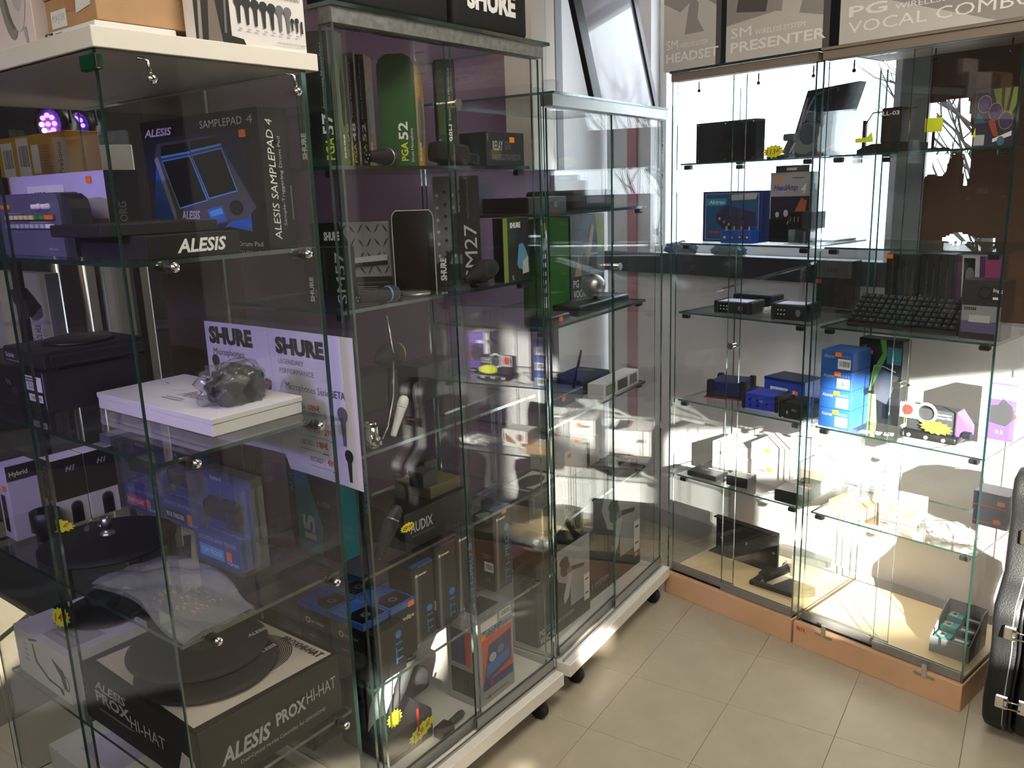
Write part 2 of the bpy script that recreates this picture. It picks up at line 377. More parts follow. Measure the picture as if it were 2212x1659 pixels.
# window wall behind the wooden-based cabinets
WV = .50
SILLZ = 1.26
holed('wall_window', FC, -.75, 3.05, WV, WV + .14, 0, 2.75, [(-.50, .565, SILLZ, 2.40), (.60, 1.75, 1.12, 2.40)], WHITEW)
slab('trim_1', FC, -.75, .66, WV - .035, WV, 1.175, SILLZ, mat('dark_sill', (58, 62, 66), .5))
slab('trim_2', FC, .565, .66, WV - .012, WV, 1.12, 2.75, GREYW)
slab('trim_3', FC, .535, .565, WV + .004, WV + .06, SILLZ, 2.40, mat('white_frame', (236, 238, 240), .4))
slab('baseboard_window', FC, -.75, 2.6, WV - .012, WV, 0, .08, LGREY)
def window(name, fr, u0, u1, v, z0, z1, mull=()):
    w = empty(name, fr.pt(0, 0, 0), fr.ang, kind='structure'); f = mat('white_frame'); t = .035; mb = MB()
    mb.box(u0, u1, v, v + .05, z0, z0 + t, f); mb.box(u0, u1, v, v + .05, z1 - t, z1, f); mb.box(u0, u0 + t, v, v + .05, z0 + t, z1 - t, f); mb.box(u1 - t, u1, v, v + .05, z0 + t, z1 - t, f)
    mb.build('window_frame', w); xs = [u0 + t] + list(mull) + [u1 - t]
    for k in mull: b = MB(); b.box(k - t / 2, k + t / 2, v, v + .05, z0 + t, z1 - t, f); b.build('mullion', w)
    for a, b in zip(xs, xs[1:]): g = MB(); g.box(a, b, v + .02, v + .026, z0 + t, z1 - t, GLASS); g.build('pane', w)
    return w
window('window_1', FC, -.50, .565, WV + .06, SILLZ, 2.40)
window('window_2', FC, .60, 1.75, WV + .06, 1.12, 2.40)
# brown paper taped over the second window, torn open where branches show
PAPER = mat('brown_paper', (96, 70, 54), .8, noise=.08, nscale=6, bump=.2, bscale=40)
def pix_on(fr, v, pts): return [fr.pv(x, y, v) for x, y in pts]
HOLES = [pix_on(FC, WV - .01, q) for q in (
    [(2005, 222), (2092, 212), (2100, 320), (2090, 325), (2058, 332), (2048, 345), (2042, 372), (2030, 380), (2006, 376), (1992, 386), (1978, 382), (1990, 340), (1995, 300), (1985, 260)],
    [(2078, 325), (2097, 322), (2092, 380), (2084, 403), (2080, 402)],
    [(2034, 515), (2062, 503), (2085, 505), (2100, 512), (2150, 514), (2148, 548), (2040, 545)])]
def inside(p, poly):
    c = False; n = len(poly)
    for i in range(n):
        (x0, y0), (x1, y1) = poly[i], poly[i - 1]
        if (y0 > p[1]) != (y1 > p[1]) and p[0] < (x1 - x0) * (p[1] - y0) / (y1 - y0) + x0: c = not c
    return c
def paper():
    st = .0055; u0, u1, z0, z1 = .645, 1.80, 1.085, 2.42; mb = MB(); nu = int((u1 - u0) / st); nz = int((z1 - z0) / st); idx = {}; vs = []; fs = []
    def V(i, j):
        if (i, j) not in idx: idx[i, j] = len(vs); vs.append((u0 + i * st, WV - .006 - .003 * math.sin(i * .09) * math.sin(j * .05), z0 + j * st))
        return idx[i, j]
    for i in range(nu):
        for j in range(nz):
            c = (u0 + (i + .5) * st, z0 + (j + .5) * st)
            if not any(inside(c, h) for h in HOLES): fs.append((V(i, j), V(i + 1, j), V(i + 1, j + 1), V(i, j + 1)))
    k = len(vs); vs += [(x, y + .0008, z) for x, y, z in vs]; fs += [tuple(reversed([a + k for a in f])) for f in fs]
    mb.add(vs, fs, PAPER, True); o = mb.build('paper_cover'); o.location = FC.pt(0, 0, 0); o.rotation_euler = (0, 0, FC.ang)
    tag(o, 'torn brown paper sheet covering the window behind the glass cabinets', 'paper')
paper()
# bare tree outside
def tree():
    r = empty('bare_tree', FC.pt(FC.pv(2120, 300, 2.4)[0] + .05, 2.4, 0), FC.ang, 'leafless tree with thin dark branches outside the papered window', 'tree')
    bark = mat('bark', (52, 46, 42), .9); rr = random.Random(11)
    mb = MB(); mb.tube([(0, 0, -.5), (.03, 0, 1.0), (-.02, .05, 2.0), (.02, 0, 3.2)], [.035, .03, .025, .015], bark); mb.build('trunk', r)
    for k in range(46):
        z = rr.uniform(.9, 2.2); a = rr.uniform(0, 6.28); L = rr.uniform(.45, .85); p = Vector((0, 0, z)); d = Vector((math.cos(a), math.sin(a) * .5, .75)).normalized(); pts = [p]; mb = MB()
        for i in range(6): d = (d + Vector((rr.uniform(-.25, .25), rr.uniform(-.2, .2), rr.uniform(-.1, .25)))).normalized(); p = p + d * L / 6; pts.append(p)
        mb.tube(pts, [.010 * (1 - i / 7.5) for i in range(7)], bark, 5)
        for i in range(2, 6):
            e = (d + Vector((rr.uniform(-1, 1), rr.uniform(-.5, .5), rr.uniform(-.2, .6)))).normalized(); mb.tube([pts[i], pts[i] + e * .15, pts[i] + e * .3 + Vector((0, 0, .05))], [.005, .004, .002], bark, 4)
        mb.build('branch', r)
tree()
# wall behind the camera; openings cut to shape the low sun into its patches
SUNHOLES = [(.80, 1.50, 1.70, 2.62), (-2.5, -1.9, 1.2, 2.0), (.50, .80, 2.26, 2.46), (-.20, -.13, 1.15, 1.48), (.03, .13, 1.66, 1.76), (-.52, -.42, 1.66, 1.86)]
holed('wall_front', W0, -5, 3.2, -2.6, -2.45, 0, 2.75, SUNHOLES, mat('taupe_wall', (78, 72, 68), .8))
for i, h in enumerate(SUNHOLES[:2]): window('window_%d' % (i + 3), W0, h[0], h[1], -2.56, h[2], h[3])
# white post and trim at the wall behind the long cabinets
for k, (u, w, m) in enumerate(((.80, .10, CREAM), (.905, .02, LGREY), (.93, .08, CREAM), (1.04, .05, GREYW))):
    slab('trim_%d' % (k + 4), F2, u, u + w, .50 + .012 * k, .62, 1.62, 2.75, m)
slab('trim_8', FC, -.622, -.571, WV - .012, WV, 0, 2.75, mat('mauve_strip', (190, 140, 150), .8))
# ceiling lamps
LAMP = mat('lamp_diffuser', (255, 246, 230), .5, emit=11.0)
for k, (x, y) in enumerate(((-.95, -.35), (.55, 1.25), (-.35, 3.35), (.0, -1.75), (-2.6, -1.2))):
    r = empty('ceiling_light', (x, y, 2.75), 0, ['lit ceiling light panel between the tower and the shop-front wall', 'lit ceiling light panel above the open floor before the beech cabinets', 'lit ceiling light panel above the long wall behind the showcases', 'lit ceiling light panel close to the tall sun window', 'lit ceiling light panel by the small shop-front window'][k], 'ceiling light', 'ceiling light panels')
    b = MB(); b.box(-.6, .6, -.3, .3, -.04, 0, WPAINT); b.box(-.57, .57, -.27, .27, -.045, -.04, WPAINT); b.build('frame', r)
    b = MB(); b.box(-.56, .56, -.26, .26, -.05, -.045, LAMP); b.build('diffuser', r)
# ================================================================ CABINETS
KNOB_C = (CHROME, BLK)
def pane(parent, u0, u1, v0, v1, z0, z1, name='glass_pane'):
    mb = MB(); dx, dy, dz = u1 - u0, v1 - v0, z1 - z0; k = min(dx, dy, dz)
    vs = [(x, y, z) for z in (z0, z1) for y in (v0, v1) for x in (u0, u1)]; G, E = GLASS, EDGE
    mx, my, mz = (G if dx == k else E), (G if dy == k else E), (G if dz == k else E)
    for f, m in (((0, 2, 3, 1), mz), ((4, 5, 7, 6), mz), ((0, 1, 5, 4), my), ((3, 2, 6, 7), my), ((1, 3, 7, 5), mx), ((2, 0, 4, 6), mx)): mb.f.append(list(f)); mb.m.append(mb.mi(m)); mb.sm.append(False)
    mb.v = vs; return mb.build(name, parent)
def part(parent, name, u0, u1, v0, v1, z0, z1, m, b=0): mb = MB(); mb.box(u0, u1, v0, v1, z0, z1, m, b); return mb.build(name, parent)
def knob(parent, u, v, z, r=.0085):                              # chrome knob on the outside of a pane, black clamp inside
    mb = MB().at((u, v, z), (math.pi / 2, 0, 0)); mb.cyl(.0035, -.006, .012, CHROME, 10); mb.lathe([(.004, .004), (r, .007), (r * 1.05, .012), (r * .7, .016), (0, .017)], CHROME, 16)
    mb.at((u, v + .008, z), (math.pi / 2, 0, 0)); mb.cyl(.011, -.03, 0, BLK, 14); return mb.build('shelf_knob', parent)
def clip(parent, u, v, z, side): part(parent, 'shelf_clip', u - .014, u + .014, v - .008, v + .012, z - .016, z - .0005, BLK, .003)
T = .006
# --- tall glass tower with the white top
AU0, AU1, AD = -1.145, -.738, .90
ta = empty('glass_tower', FB.pt(0, 0, 0), FB.ang, 'tall glass display tower with thick white top board and chrome shelf knobs', 'display cabinet')
part(ta, 'top_board', AU0 - .006, AU1 + .026, -.003, AD + .012, 1.784, 1.815, WPAINT, .001)
part(ta, 'plinth', AU0 - .004, AU1 + .004, .0, AD + .01, 0, .08, WPAINT, .001)
pane(ta, AU0, AU1, .006, .006 + T, .08, 1.784); pane(ta, AU0 + .008, AU0 + .008 + T, .44, AD, .08, 1.784, 'sliding_door'); pane(ta, AU0, AU0 + T, .006 + T, .468, .08, 1.784, 'sliding_door'); pane(ta, AU1 - T, AU1, .006 + T, AD, .08, 1.784); pane(ta, AU0, AU1, AD, AD + T, .08, 1.784)
SA = [1.452, 1.103, .752, .408]
for z in SA:
    pane(ta, AU0 + .018, AU1 - .010, .018, AD - .03, z - .008, z, 'glass_shelf')
for z, xl, xr in ((1.452, 375, 663), (1.103, 423, 690), (.752, 470, 725), (.408, 515, 745)):
    y0 = {1.452: 577, 1.103: 1003, .752: 1392, .408: 1720}[z]; y1 = {1.452: 541, 1.103: 910, .752: 1253, .408: 1556}[z]
    knob(ta, FB.pv(xl, y0, 0)[0], .006, z - .012); knob(ta, FB.pv(xr, y1, 0)[0], .006, z - .012)
for x in (322, 636):
    u = FB.pv(x, 150, 0)[0]; mb = MB(); mb.tube([(u - .012, .012, 1.776), (u, .012, 1.776), (u + .004, .008, 1.772), (u + .004, .003, 1.748)], .0028, CHROME, 8); mb.at((u + .004, .002, 1.744), (math.pi / 2, 0, 0)); mb.lathe([(.004, -.004), (.009, 0), (.009, .005), (.004, .009), (0, .0095)], CHROME, 14); mb.build('top_hook', ta)
mb = MB(); mb.box(AU0 - .004, AU0 + .008, -.002, .05, 1.752, 1.776, mat('green_clamp', (18, 70, 46), .25), .002); mb.box(AU0 - .0045, AU0 + .002, -.0035, .004, 1.753, 1.775, CHROME, .001); mb.build('corner_clamp', ta)
# --- sliding-door cabinets on castors
def castor(parent, u, v):
    mb = MB(); mb.box(u - .018, u + .018, v - .018, v + .018, .055, .07, BLK); mb.at((u - .013, v, .0275), (0, math.pi / 2, 0)); mb.lathe([(.012, 0), (.0272, .002), (.0272, .024), (.012, .026)], MBLK, 18); mb.build('castor', parent)
def doors(parent, u0, u1, split, z0, z1, v, over=.018, rail=.03, lock=None):
    for k, (a, b, vv) in enumerate(((u0, split + over, v + .014), (split - over, u1, v))):
        d = pane(parent, a, b, vv, vv + T, z0 + .004, z1 - .004, 'sliding_door')
        mb = MB(); mb.box(a, b, vv - .003, vv, z0 + .002, z0 + rail, ALU); mb.box(a, b, vv + T, vv + T + .002, z0 + .002, z0 + rail, ALU); mb.build('door_rail', d)
        if k == 0 and lock: mb = MB().at((split + .004, vv - .004, lock), (math.pi / 2, 0, 0)); mb.cyl(.010, -.002, .024, CHROME, 18); mb.cyl(.012, .022, .026, STEEL, 18); mb.box(-.016, .028, -.003, .003, -.001, .003, CHROME); mb.build('door_lock', d)
BU0, BU1, BD = -.672, .034, .445
tb = empty('wide_showcase', FB.pt(0, 0, 0), FB.ang, 'wide glass showcase on castors with galvanised top rail beside the white-topped tower', 'display cabinet')
part(tb, 'base_board', BU0 - .008, BU1 + .001, -.03, BD + .002, .07, .112, WPAINT, .0015)
part(tb, 'floor_panel', BU0 + .008, BU1 - .008, .03, BD - .004, .112, .12, WPAINT)
for u in (BU0 + .06, BU1 - .09):
    for v in (.0, BD - .06): castor(tb, u, v)
mb = MB(); mb.box(BU0, BU1, -.004, .001, .112, .120, STEEL); mb.box(BU0, BU1, .026, .030, .112, .120, STEEL); mb.build('lower_track', tb)
part(tb, 'top_rail', BU0, BU1, -.006, .034, 1.878, 1.908, GALV)
pane(tb, BU0 - .006, BU1 + .022, -.012, BD + .01, 1.9085, 1.9165, 'glass_top')
pane(tb, BU0, BU0 + T, .034, BD, .112, 1.9085); pane(tb, BU1 - T, BU1, .034, BD, .112, 1.9085); pane(tb, BU0 - .001, BU0 + T - .001, -.004, .034, .12, 1.878, 'front_glass_strip')
pane(tb, BU1 - T + .001, BU1 + .001, -.004, .034, .12, 1.878, 'front_glass_strip')
doors(tb, BU0 + .008, BU1 - .008, -.318, .120, 1.878, .004, lock=1.745)
SB = [1.610, 1.308, .980, .690, .402]
for z in SB:
    pane(tb, BU0 + .010, BU1 - .010, .040, BD - .006, z - .008, z, 'glass_shelf')
    for u in (BU0 + .03, BU1 - .03): clip(tb, u, .06, z - .008, 1)
NU0, NU1, ND = .066, .848, .44
t2 = empty('corner_showcase', F2.pt(0, 0, 0), F2.ang, 'long glass showcase with pale metal top rail ending at the room corner', 'display cabinet')
part(t2, 'base_board', NU0 - .006, NU1 + .004, -.03, ND + .01, .07, .112, WPAINT, .0015)
part(t2, 'floor_panel', NU0 + .008, NU1 - .008, .03, ND - .004, .112, .12, WPAINT)
for u in (NU0 + .08, NU1 - .09):
    for v in (.0, ND - .06): castor(t2, u, v)
mb = MB(); mb.box(NU0, NU1, -.004, .001, .112, .120, STEEL); mb.box(NU0, NU1, .026, .030, .112, .120, STEEL); mb.build('lower_track', t2)
part(t2, 'top_rail', NU0, NU1, -.006, .034, 1.765, 1.795, STEEL)
pane(t2, NU0, NU1, -.010, ND, 1.7955, 1.8015, 'glass_top')
pane(t2, NU0, NU0 + T, .034, ND, .112, 1.7955); pane(t2, NU1 - T, NU1, .034, ND, .112, 1.7955)
doors(t2, NU0 + .008, NU1 - .008, .462, .120, 1.765, .004, lock=1.30)
S2 = [1.480, 1.155, .858, .535]
for z in S2:
    pane(t2, NU0 + .010, NU1 - .070, .040, ND - .006, z - .008, z, 'glass_shelf')
    for u in (NU0 + .03, NU1 - .085): clip(t2, u, .06, z - .008, 1)
for z in (1.48, 1.155, .858, .535): part(t2, 'shelf_peg', NU1 - .012, NU1 - .006, .20, .21, z - .014, z - .004, BLK)
# --- two narrow cabinets with beech bases
BEECH = mat('beech_base', (214, 170, 134), .5, noise=.08, nscale=6)
PINE = mat('pale_floor_board', (222, 196, 150), .45, noise=.04, nscale=5)
SCS = [1.618, 1.345, 1.097, .770, .475]
def beech_cab(name, label, u0, u1, d, topm, split, lockz, glass_top):
    c = empty(name, FC.pt(0, 0, 0), FC.ang, label, 'display cabinet')
    part(c, 'beech_base', u0, u1, -.02, d + .01, 0, .086, BEECH, .0015)
    part(c, 'floor_board', u0 + .010, u1 - .010, .028, d - .004, .086, .094, PINE)
    mb = MB(); mb.box(u0 + .010, u1 - .010, .0, .024, .086, .0875, BLK); mb.build('door_track', c)
    pane(c, u0 + .004, u0 + .004 + T, -.006, d, .086, 1.888); pane(c, u1 - .004 - T, u1 - .004, -.006, d, .086, 1.888); 
    part(c, 'top_rail', u0 + .004, u1 - .004, -.012, .03, 1.888, 1.914, topm, .001)
    if glass_top: pane(c, u0, u1, -.016, d + .005, 1.914, 1.922, 'glass_top')
    else: part(c, 'top_board', u0, u1, -.016, d + .005, 1.914, 1.922, topm)
    doors(c, u0 + .012, u1 - .012, split, .0875, 1.888, -.002, over=.02, lock=lockz)
    for z in SCS:
        pane(c, u0 + .016, u1 - .016, .030, d - .010, z - .006, z, 'glass_shelf')
        for u in (u0 + .045, u1 - .045):
            for v in (.034, d - .05): clip(c, u, v, z - .006, 1)
    for i, u in enumerate((u0 + .06, (u0 + u1) / 2 + .02, u1 - .06)):
        mb = MB(); mb.tube([(u, .07, 1.888), (u, .07, 1.862)], .0022, BLK, 6); mb.sphere((u, .07, 1.858), .0058, BLK, 10); mb.build('top_peg', c)
    return c
TAUPE = mat('taupe_board', (128, 114, 100), .6)
CD = .40
c1 = beech_cab('beech_showcase', 'narrow glass showcase with beech base standing in the corner before the bare window', .0, .542, CD, TAUPE, .265, 1.005, True)
c2 = beech_cab('beech_showcase', 'narrow glass showcase with beech base next to the guitar case', .551, 1.094, CD, TAUPE, .835, .955, False)
printed(c2, (1.094, CD, .086), 'front', [('t', 'BETA', .515, .70, .545, .86, RED, .02)], 'name_sticker', .0212)
for u in (.66, .985):
    mb = MB(); mb.box(u - .008, u + .008, -.0235, -.0205, .070, .112, CHROME, .001); mb.box(u - .03, u + .03, -.0225, -.0205, .070, .077, STEEL); mb.build('door_catch', c2)
# ================================================================ ON AND IN THE WHITE-TOPPED TOWER
Z = 1.815
PINKW = mat('pinkish_card', (236, 218, 216), .55); KRAFT2 = mat('warm_kraft', (176, 130, 98), .75, noise=.05, nscale=12)  # second kraft tone, a little redder, for a box patch and small print
# headphone box
u = AU0 + .012
carton('headphone_box', 'white box printed with a pale headphone, on the white top', 'box', FB, Z, u, .60, .385, .12, .26, PINKW, {'front': [
    ('r', .50, 0, .515, 1, LGREY), ('c', .80, .50, .105, .44, mat('ear_pad', (150, 148, 134), .6)), ('c', .82, .50, .085, .38, mat('ear_pad_dark', (122, 120, 108), .6)),
    ('c', .87, .52, .105, .42, mat('ear_cup', (226, 214, 210), .5)), ('c', .88, .52, .07, .30, mat('ear_cup_grey', (200, 192, 190), .5)), ('p', [(.90, .12), (.93, .12), (.935, .0), (.92, .0)], LGREY)]}, rot=-90)
carton('flat_white_carton', 'flat white carton lying under the brown cardboard box', 'box', FB, Z, u + .012, .208, .17, .14, .016, WCARD, {'front': [('r', .02, .1, .18, .9, BLACK), ('t', 'TV', .06, .2, .14, .8, WHITE, .03), ('l', .24, .3, .4, .8, 2, GREY)]}, rot=-90)
r = carton('cardboard_box', 'brown cardboard box with an overlapping lid and torn labels', 'box', FB, Z + .017, AU0 + .03, .205, .165, .20, .05, KRAFT, rot=-90)
mb = MB(); mb.box(-.002, .167, -.002, .202, .05, .16, KRAFT, .001); mb.build('lid', r)
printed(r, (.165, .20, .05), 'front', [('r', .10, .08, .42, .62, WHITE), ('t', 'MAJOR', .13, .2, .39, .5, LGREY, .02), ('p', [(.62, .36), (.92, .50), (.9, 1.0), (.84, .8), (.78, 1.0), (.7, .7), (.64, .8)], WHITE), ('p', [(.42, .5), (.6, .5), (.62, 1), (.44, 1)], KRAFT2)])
printed(r, (.165, .202, .16), 'right', [('r', .66, .36, .82, .52, WHITE), ('l', .69, .41, .79, .47, 1, GREY)], lift=.003)
# microphone leaflet box
u0 = FB.pv(424, 82, .005)[0]; u1 = FB.pv(664, 115, .005)[0]
its = [('r', 0, 0, .30, 1, mat('photo_dark', (38, 34, 32), .5)), ('p', [(.10, 0), (.22, 0), (.17, .5), (.15, .8), (.13, .5)], mat('photo_grey', (120, 108, 100), .5)), ('p', [(.155, .5), (.185, .75), (.20, 1), (.15, .9)], mat('photo_skin', (190, 120, 84), .5)), ('p', [(.02, .0), (.06, .9), (.075, .9), (.05, 0)], mat('photo_light', (150, 140, 130), .5)), ('p', [(.24, .1), (.27, .8), (.285, .8), (.26, .1)], GREY), ('c', .24, .80, .035, .09, GREY), ('p', [(.30, 0), (.42, 0), (.40, .06), (.30, .08)], mat('photo_dark')),
       ('t', 'TOURING GEAR', .345, .60, .53, .65, DGREY, .01), ('t', "THE BEST LIVE MICROPHONE SERIES WE'VE EVER BUILT", .345, .53, .96, .585, DGREY, .012), ('l', .78, .66, .95, .92, 4, LGREY)]
its += [('m', .375 + .075 * i, .22 - .005 * i, .27, DGREY if i < 5 else GREY) for i in range(7)] + [('m', .865, .22, .13, DGREY), ('m', .91, .21, .15, DGREY), ('r', .945, .20, .965, .33, DGREY)]
its += [('l', .36 + .075 * i, .15, .40 + .075 * i, .18, 1, LGREY) for i in range(8)] + [('t', 'www.beyerdynamic.com/touringgear', .70, .05, .97, .085, GREY)]
carton('microphone_display_box', 'white printed display box showing a row of ten microphones', 'box', FB, Z, u0, .005, u1 - u0, .03, .165, WCARD, {'front': its})
# ---- top shelf
Z = SA[0]
NAVY = mat('navy_gloss', (12, 22, 52), .35); PADG = mat('pad_grey', (74, 76, 80), .5); GLOW = mat('glow_blue', (30, 92, 180), .5); PADB = mat('pad_black', (9, 9, 10), .4)
sp = cartonU('drum_pad_box', 'tall black and blue box picturing a four-pad electronic drum pad', 'box', FB, Z, -.815, 338, 585, 545, (557, 230), .066, NAVY, {'front': [
    ('r', 0, .86, 1, 1, BLACK), ('p', [(.0, .08), (.14, .0), (.34, .0), (.22, .72), (.12, .72)], GLOW), ('p', [(.72, .0), (.88, .06), (.98, .30), (.9, .36), (.62, .12)], GLOW), ('p', [(0, .0), (1, .0), (1, .10), (.7, .16), (.3, .1), (0, .14)], BLACK), ('r', .88, 0, 1, 1, BLACK),
    ('p', [(.10, .70), (.14, .82), (.66, .84), (.93, .30), (.85, .22), (.26, .12), (.24, .16)], PADG), ('p', [(.10, .70), (.24, .16), (.26, .12), (.24, .30), (.135, .72)], mat('pad_side', (150, 152, 156), .5)),
    ('p', [(.165, .72), (.18, .80), (.42, .81), (.435, .74)], PADB), ('p', [(.44, .745), (.45, .815), (.66, .825), (.70, .775)], PADB), ('p', [(.165, .72), (.435, .74), (.435, .725), (.17, .705)], LBLUE), ('p', [(.44, .745), (.70, .775), (.705, .76), (.445, .73)], LBLUE),
    ('p', [(.17, .685), (.43, .71), (.545, .36), (.285, .30)], LBLUE), ('p', [(.178, .677), (.425, .70), (.535, .366), (.29, .312)], PADB), ('p', [(.445, .71), (.705, .745), (.80, .42), (.555, .37)], LBLUE), ('p', [(.452, .703), (.70, .735), (.79, .428), (.56, .38)], PADB),
    ('p', [(.53, .29), (.66, .32), (.69, .21), (.56, .17)], BLUE), ('p', [(.545, .275), (.65, .30), (.665, .26), (.56, .235)], LBLUE), ('c', .775, .30, .055, .055, BLACK), ('c', .775, .32, .015, .012, DGREY), ('c', .775, .275, .015, .012, DGREY), ('c', .745, .295, .012, .014, DGREY), ('c', .80, .305, .012, .014, DGREY),
    ('t', 'ALESIS', .04, .875, .30, .935, WHITE, .03, .25), ('t', 'SAMPLEPAD', .55, .895, .89, .95, WHITE, .02), ('t', '4', .92, .895, .97, .95, LGREY), ('t', 'ALESIS', .30, .215, .47, .285, LGREY, .03, .25), ('t', 'SAMPLEPAD 4', .32, .165, .48, .205, LGREY, .015), ('t', 'Drum Pad', .77, .015, .96, .05, WHITE)],
    'right': [('r', 0, 0, 1, 1, BLACK), ('v', 'ALESIS SAMPLEPAD 4', .22, .06, .46, .92, WHITE, .025, .15), ('v', 'Sample-Triggering Drum Pad', .58, .16, .72, .80, LGREY), ('l', .92, .1, .98, .6, 1, GREY)]}, stick=(('front', .875, .83),))
w, d, h = DIM[sp.name]
u = FB.pv(318, 545, .045)[0]; u1 = FB.pv(520, 535, .045)[0]
r = carton('low_black_box', 'low black box lettered in white lying before the drum pad box', 'box', FB, Z, u, .045, u1 - u, .235, .040, MBLK, {'front': [('r', .01, .03, .985, .97, BLACK), ('t', 'ALESIS', .30, .18, .84, .80, WHITE, .03, .25)]})
mb = MB(); mb.box(-.05, u1 - u - .01, .05, .235, .0405, .062, MBLK, .002); mb.build('upper_tray', r)
# grey groove box
r = thing('drum_machine', 'small grey rhythm machine with two rows of coloured square buttons and knobs', 'drum machine', FB, -1.085, FB.pu(12, 540, -1.085)[0], Z + .0004, -90)
w = FB.pu(12, 540, -1.085)[0] - FB.pu(142, 540, -1.085)[0]; BODY = mat('tinted_grey_case', (92, 90, 112), .5)  # grey case with the purple lamp's violet tint in its colour
bm = MB(); prof = [(0, 0), (w, 0), (w, .105), (w - .006, .116), (w - .02, .121), (0, .121)]; bm.prism(prof, 0, .045, BODY); bm.prism([(w, 0), (w + .03, 0), (w + .03, .09), (w + .022, .108), (w, .118)], .006, .045, DGREY); bm.build('case', r)
printed(r, (w, .045, .121), 'front', [('r', .10, .56, .92, .66, DGREY), ('r', .10, .42, .92, .52, DGREY), ('l', .1, .68, .4, .70, 1, LGREY), ('l', .5, .53, .9, .55, 1, LGREY), ('l', .12, .37, .5, .39, 1, GREY), ('t', '808 mini', .76, .10, .90, .14, LGREY, .01)])
YB = mat('cream_button', (226, 216, 150), .5); GB = mat('green_button', (70, 140, 60), .5); OB = mat('orange_button', (226, 130, 40), .5)
for k in range(9):
    x0 = .115 + k * .082 if k < 8 else .115 + 8 * .082; x1 = x0 + (.058 if k < 8 else .125)
    for row, z0 in ((0, .585), (1, .445)):
        m = (YB if k < 6 else GB if k < 8 else OB) if row == 0 else (LGREY if k < 8 else WHITE)
        b = MB(); b.box(x0 * w, x1 * w, -.004, 0, z0 * .121, (z0 + .07) * .121, m, .0006); b.build('button', r)
for x, m in ((.19, OB), (.70, WHITE), (.85, WHITE)):
    b = MB().at((x * w, 0, .79 * .121), (math.pi / 2, 0, 0)); b.lathe([(.0062, 0), (.0062, .004), (.0048, .005), (.0045, .016), (0, .0165)], m, 16); b.build('knob', r)
# synth box behind it, white card coloured with the purple lamp's tint
kr = cartonU('synth_box', 'white box with lilac lamp tint painted in, grey side and kraft lower sleeve, behind the rhythm machine', 'box', FB, Z, -.985, 44, 246, 540, (228, 367), .07, LILAC, {'front': [('r', .55, .0, .62, .8, LGREY), ('r', .62, 0, 1, .42, KRAFT), ('p', [(.2, .55), (.6, .55), (.6, .86), (.2, .86)], WHITE), ('t', 'KORG', .28, .73, .40, .78, BLACK, .03), ('v', 'DRUM', .80, .04, .97, .36, BLACK, .03)],
    'right': [('r', 0, 0, 1, 1, DGREY), ('v', 'KORG', .30, .30, .55, .62, GREY, .02)]}, stick=(('front', .86, .90),))
AMBER = mat('amber_card', (206, 150, 50), .6)
cartonU('audio_interface_box', 'amber yellow box with white bar-code labels standing behind the lilac-tinted box', 'box', FB, 1.466, -.72, -60, 178, 545, (160, 278), .09, AMBER, {'front': [('b', .46, .60, .56, .95), ('b', .60, .60, .70, .98), ('r', .72, .62, .78, .9, WHITE), ('v', 'PreSonus', .92, .60, .96, .9, DGREY), ('l', .79, .55, .89, .9, 12, KRAFT2), ('l', .55, .3, .75, .5, 7, KRAFT2), ('c', .88, .38, .04, .10, BLACK), ('r', 0, 0, .42, .55, DBLUE), ('l', .05, .6, .35, .9, 4, DBLUE)]}, vmax=9)
# ---- second shelf
Z = SA[1]
p0 = FB.px(490, 937, Z); p1 = FB.px(665, 872, Z); p2 = FB.px(208, 882, Z)
r = thing('flat_white_box', 'flat white presentation box with pale pencil drawing on its lid', 'box', FB, -.975, p2[1] - .005, Z + .0004, -90)
bw, bd, bh = .44, .215, .036
mb = MB(); mb.box(0, bw, 0, bd, 0, bh - .012, WCARD, .001); mb.build('tray', r); mb = MB(); mb.box(-.0015, bw + .0015, -.0015, bd + .0015, bh - .0115, bh, WCARD, .001); mb.build('lid', r)
PENC = mat('pencil_line', (150, 140, 150), .7); rr = random.Random(5); its = [('t', 'Menottes', .44, .36, .66, .58, PENC, 0, .4), ('l', .40, .22, .62, .32, 2, PENC)]
for k in range(16): x = rr.uniform(.15, .62); y = rr.uniform(.35, .9); a = rr.uniform(0, 3); its.append(('p', [(x, y), (x + .07 * math.cos(a), y + .12 * math.sin(a)), (x + .075 * math.cos(a), y + .125 * math.sin(a) + .012), (x + .004, y + .012)], PENC))
printed(r, (bw, bd, bh), 'top', its)
def lump(name, label, cat, fr, u, v, z, r0, sc, m, m2, seed, rot=0):
    t = thing(name, label, cat, fr, u, v, z, rot); rr = random.Random(seed)
    def blob(nm, k, mm, rough):
        bm = bmesh.new(); bmesh.ops.create_icosphere(bm, subdivisions=4, radius=1); ph = [rr.uniform(0, 6) for _ in range(9)]
        for w in bm.verts:
            c = w.co; n = 1 + rough * (math.sin(4 * c.x + ph[0]) * math.sin(5 * c.y + ph[1]) + .7 * math.sin(9 * c.y + 7 * c.z + ph[2]) * math.cos(8 * c.x + ph[3]) + .4 * math.sin(17 * c.x + 13 * c.z + ph[4]) + .35 * abs(math.sin(11 * c.x - 15 * c.y + ph[5])))
            w.co = Vector((c.x * n * r0 * sc[0] * k, c.y * n * r0 * sc[1] * k, max(-r0 * sc[2] * .55, c.z * n * r0 * sc[2] * k) + r0 * sc[2] * .55))
        b = MB(); b.bm(bm, mm, True); b.build(nm, t)
    blob('black_article', .84, m, .12); blob('plastic_wrap', 1.0, m2, .16); return t
lump('wrapped_bundle', 'black article bundled in crinkled clear plastic on the flat white box', 'bundle', FB, -.86, .165, Z + .037, .056, (1.25, .95, .95), BLK, FILM, 4)
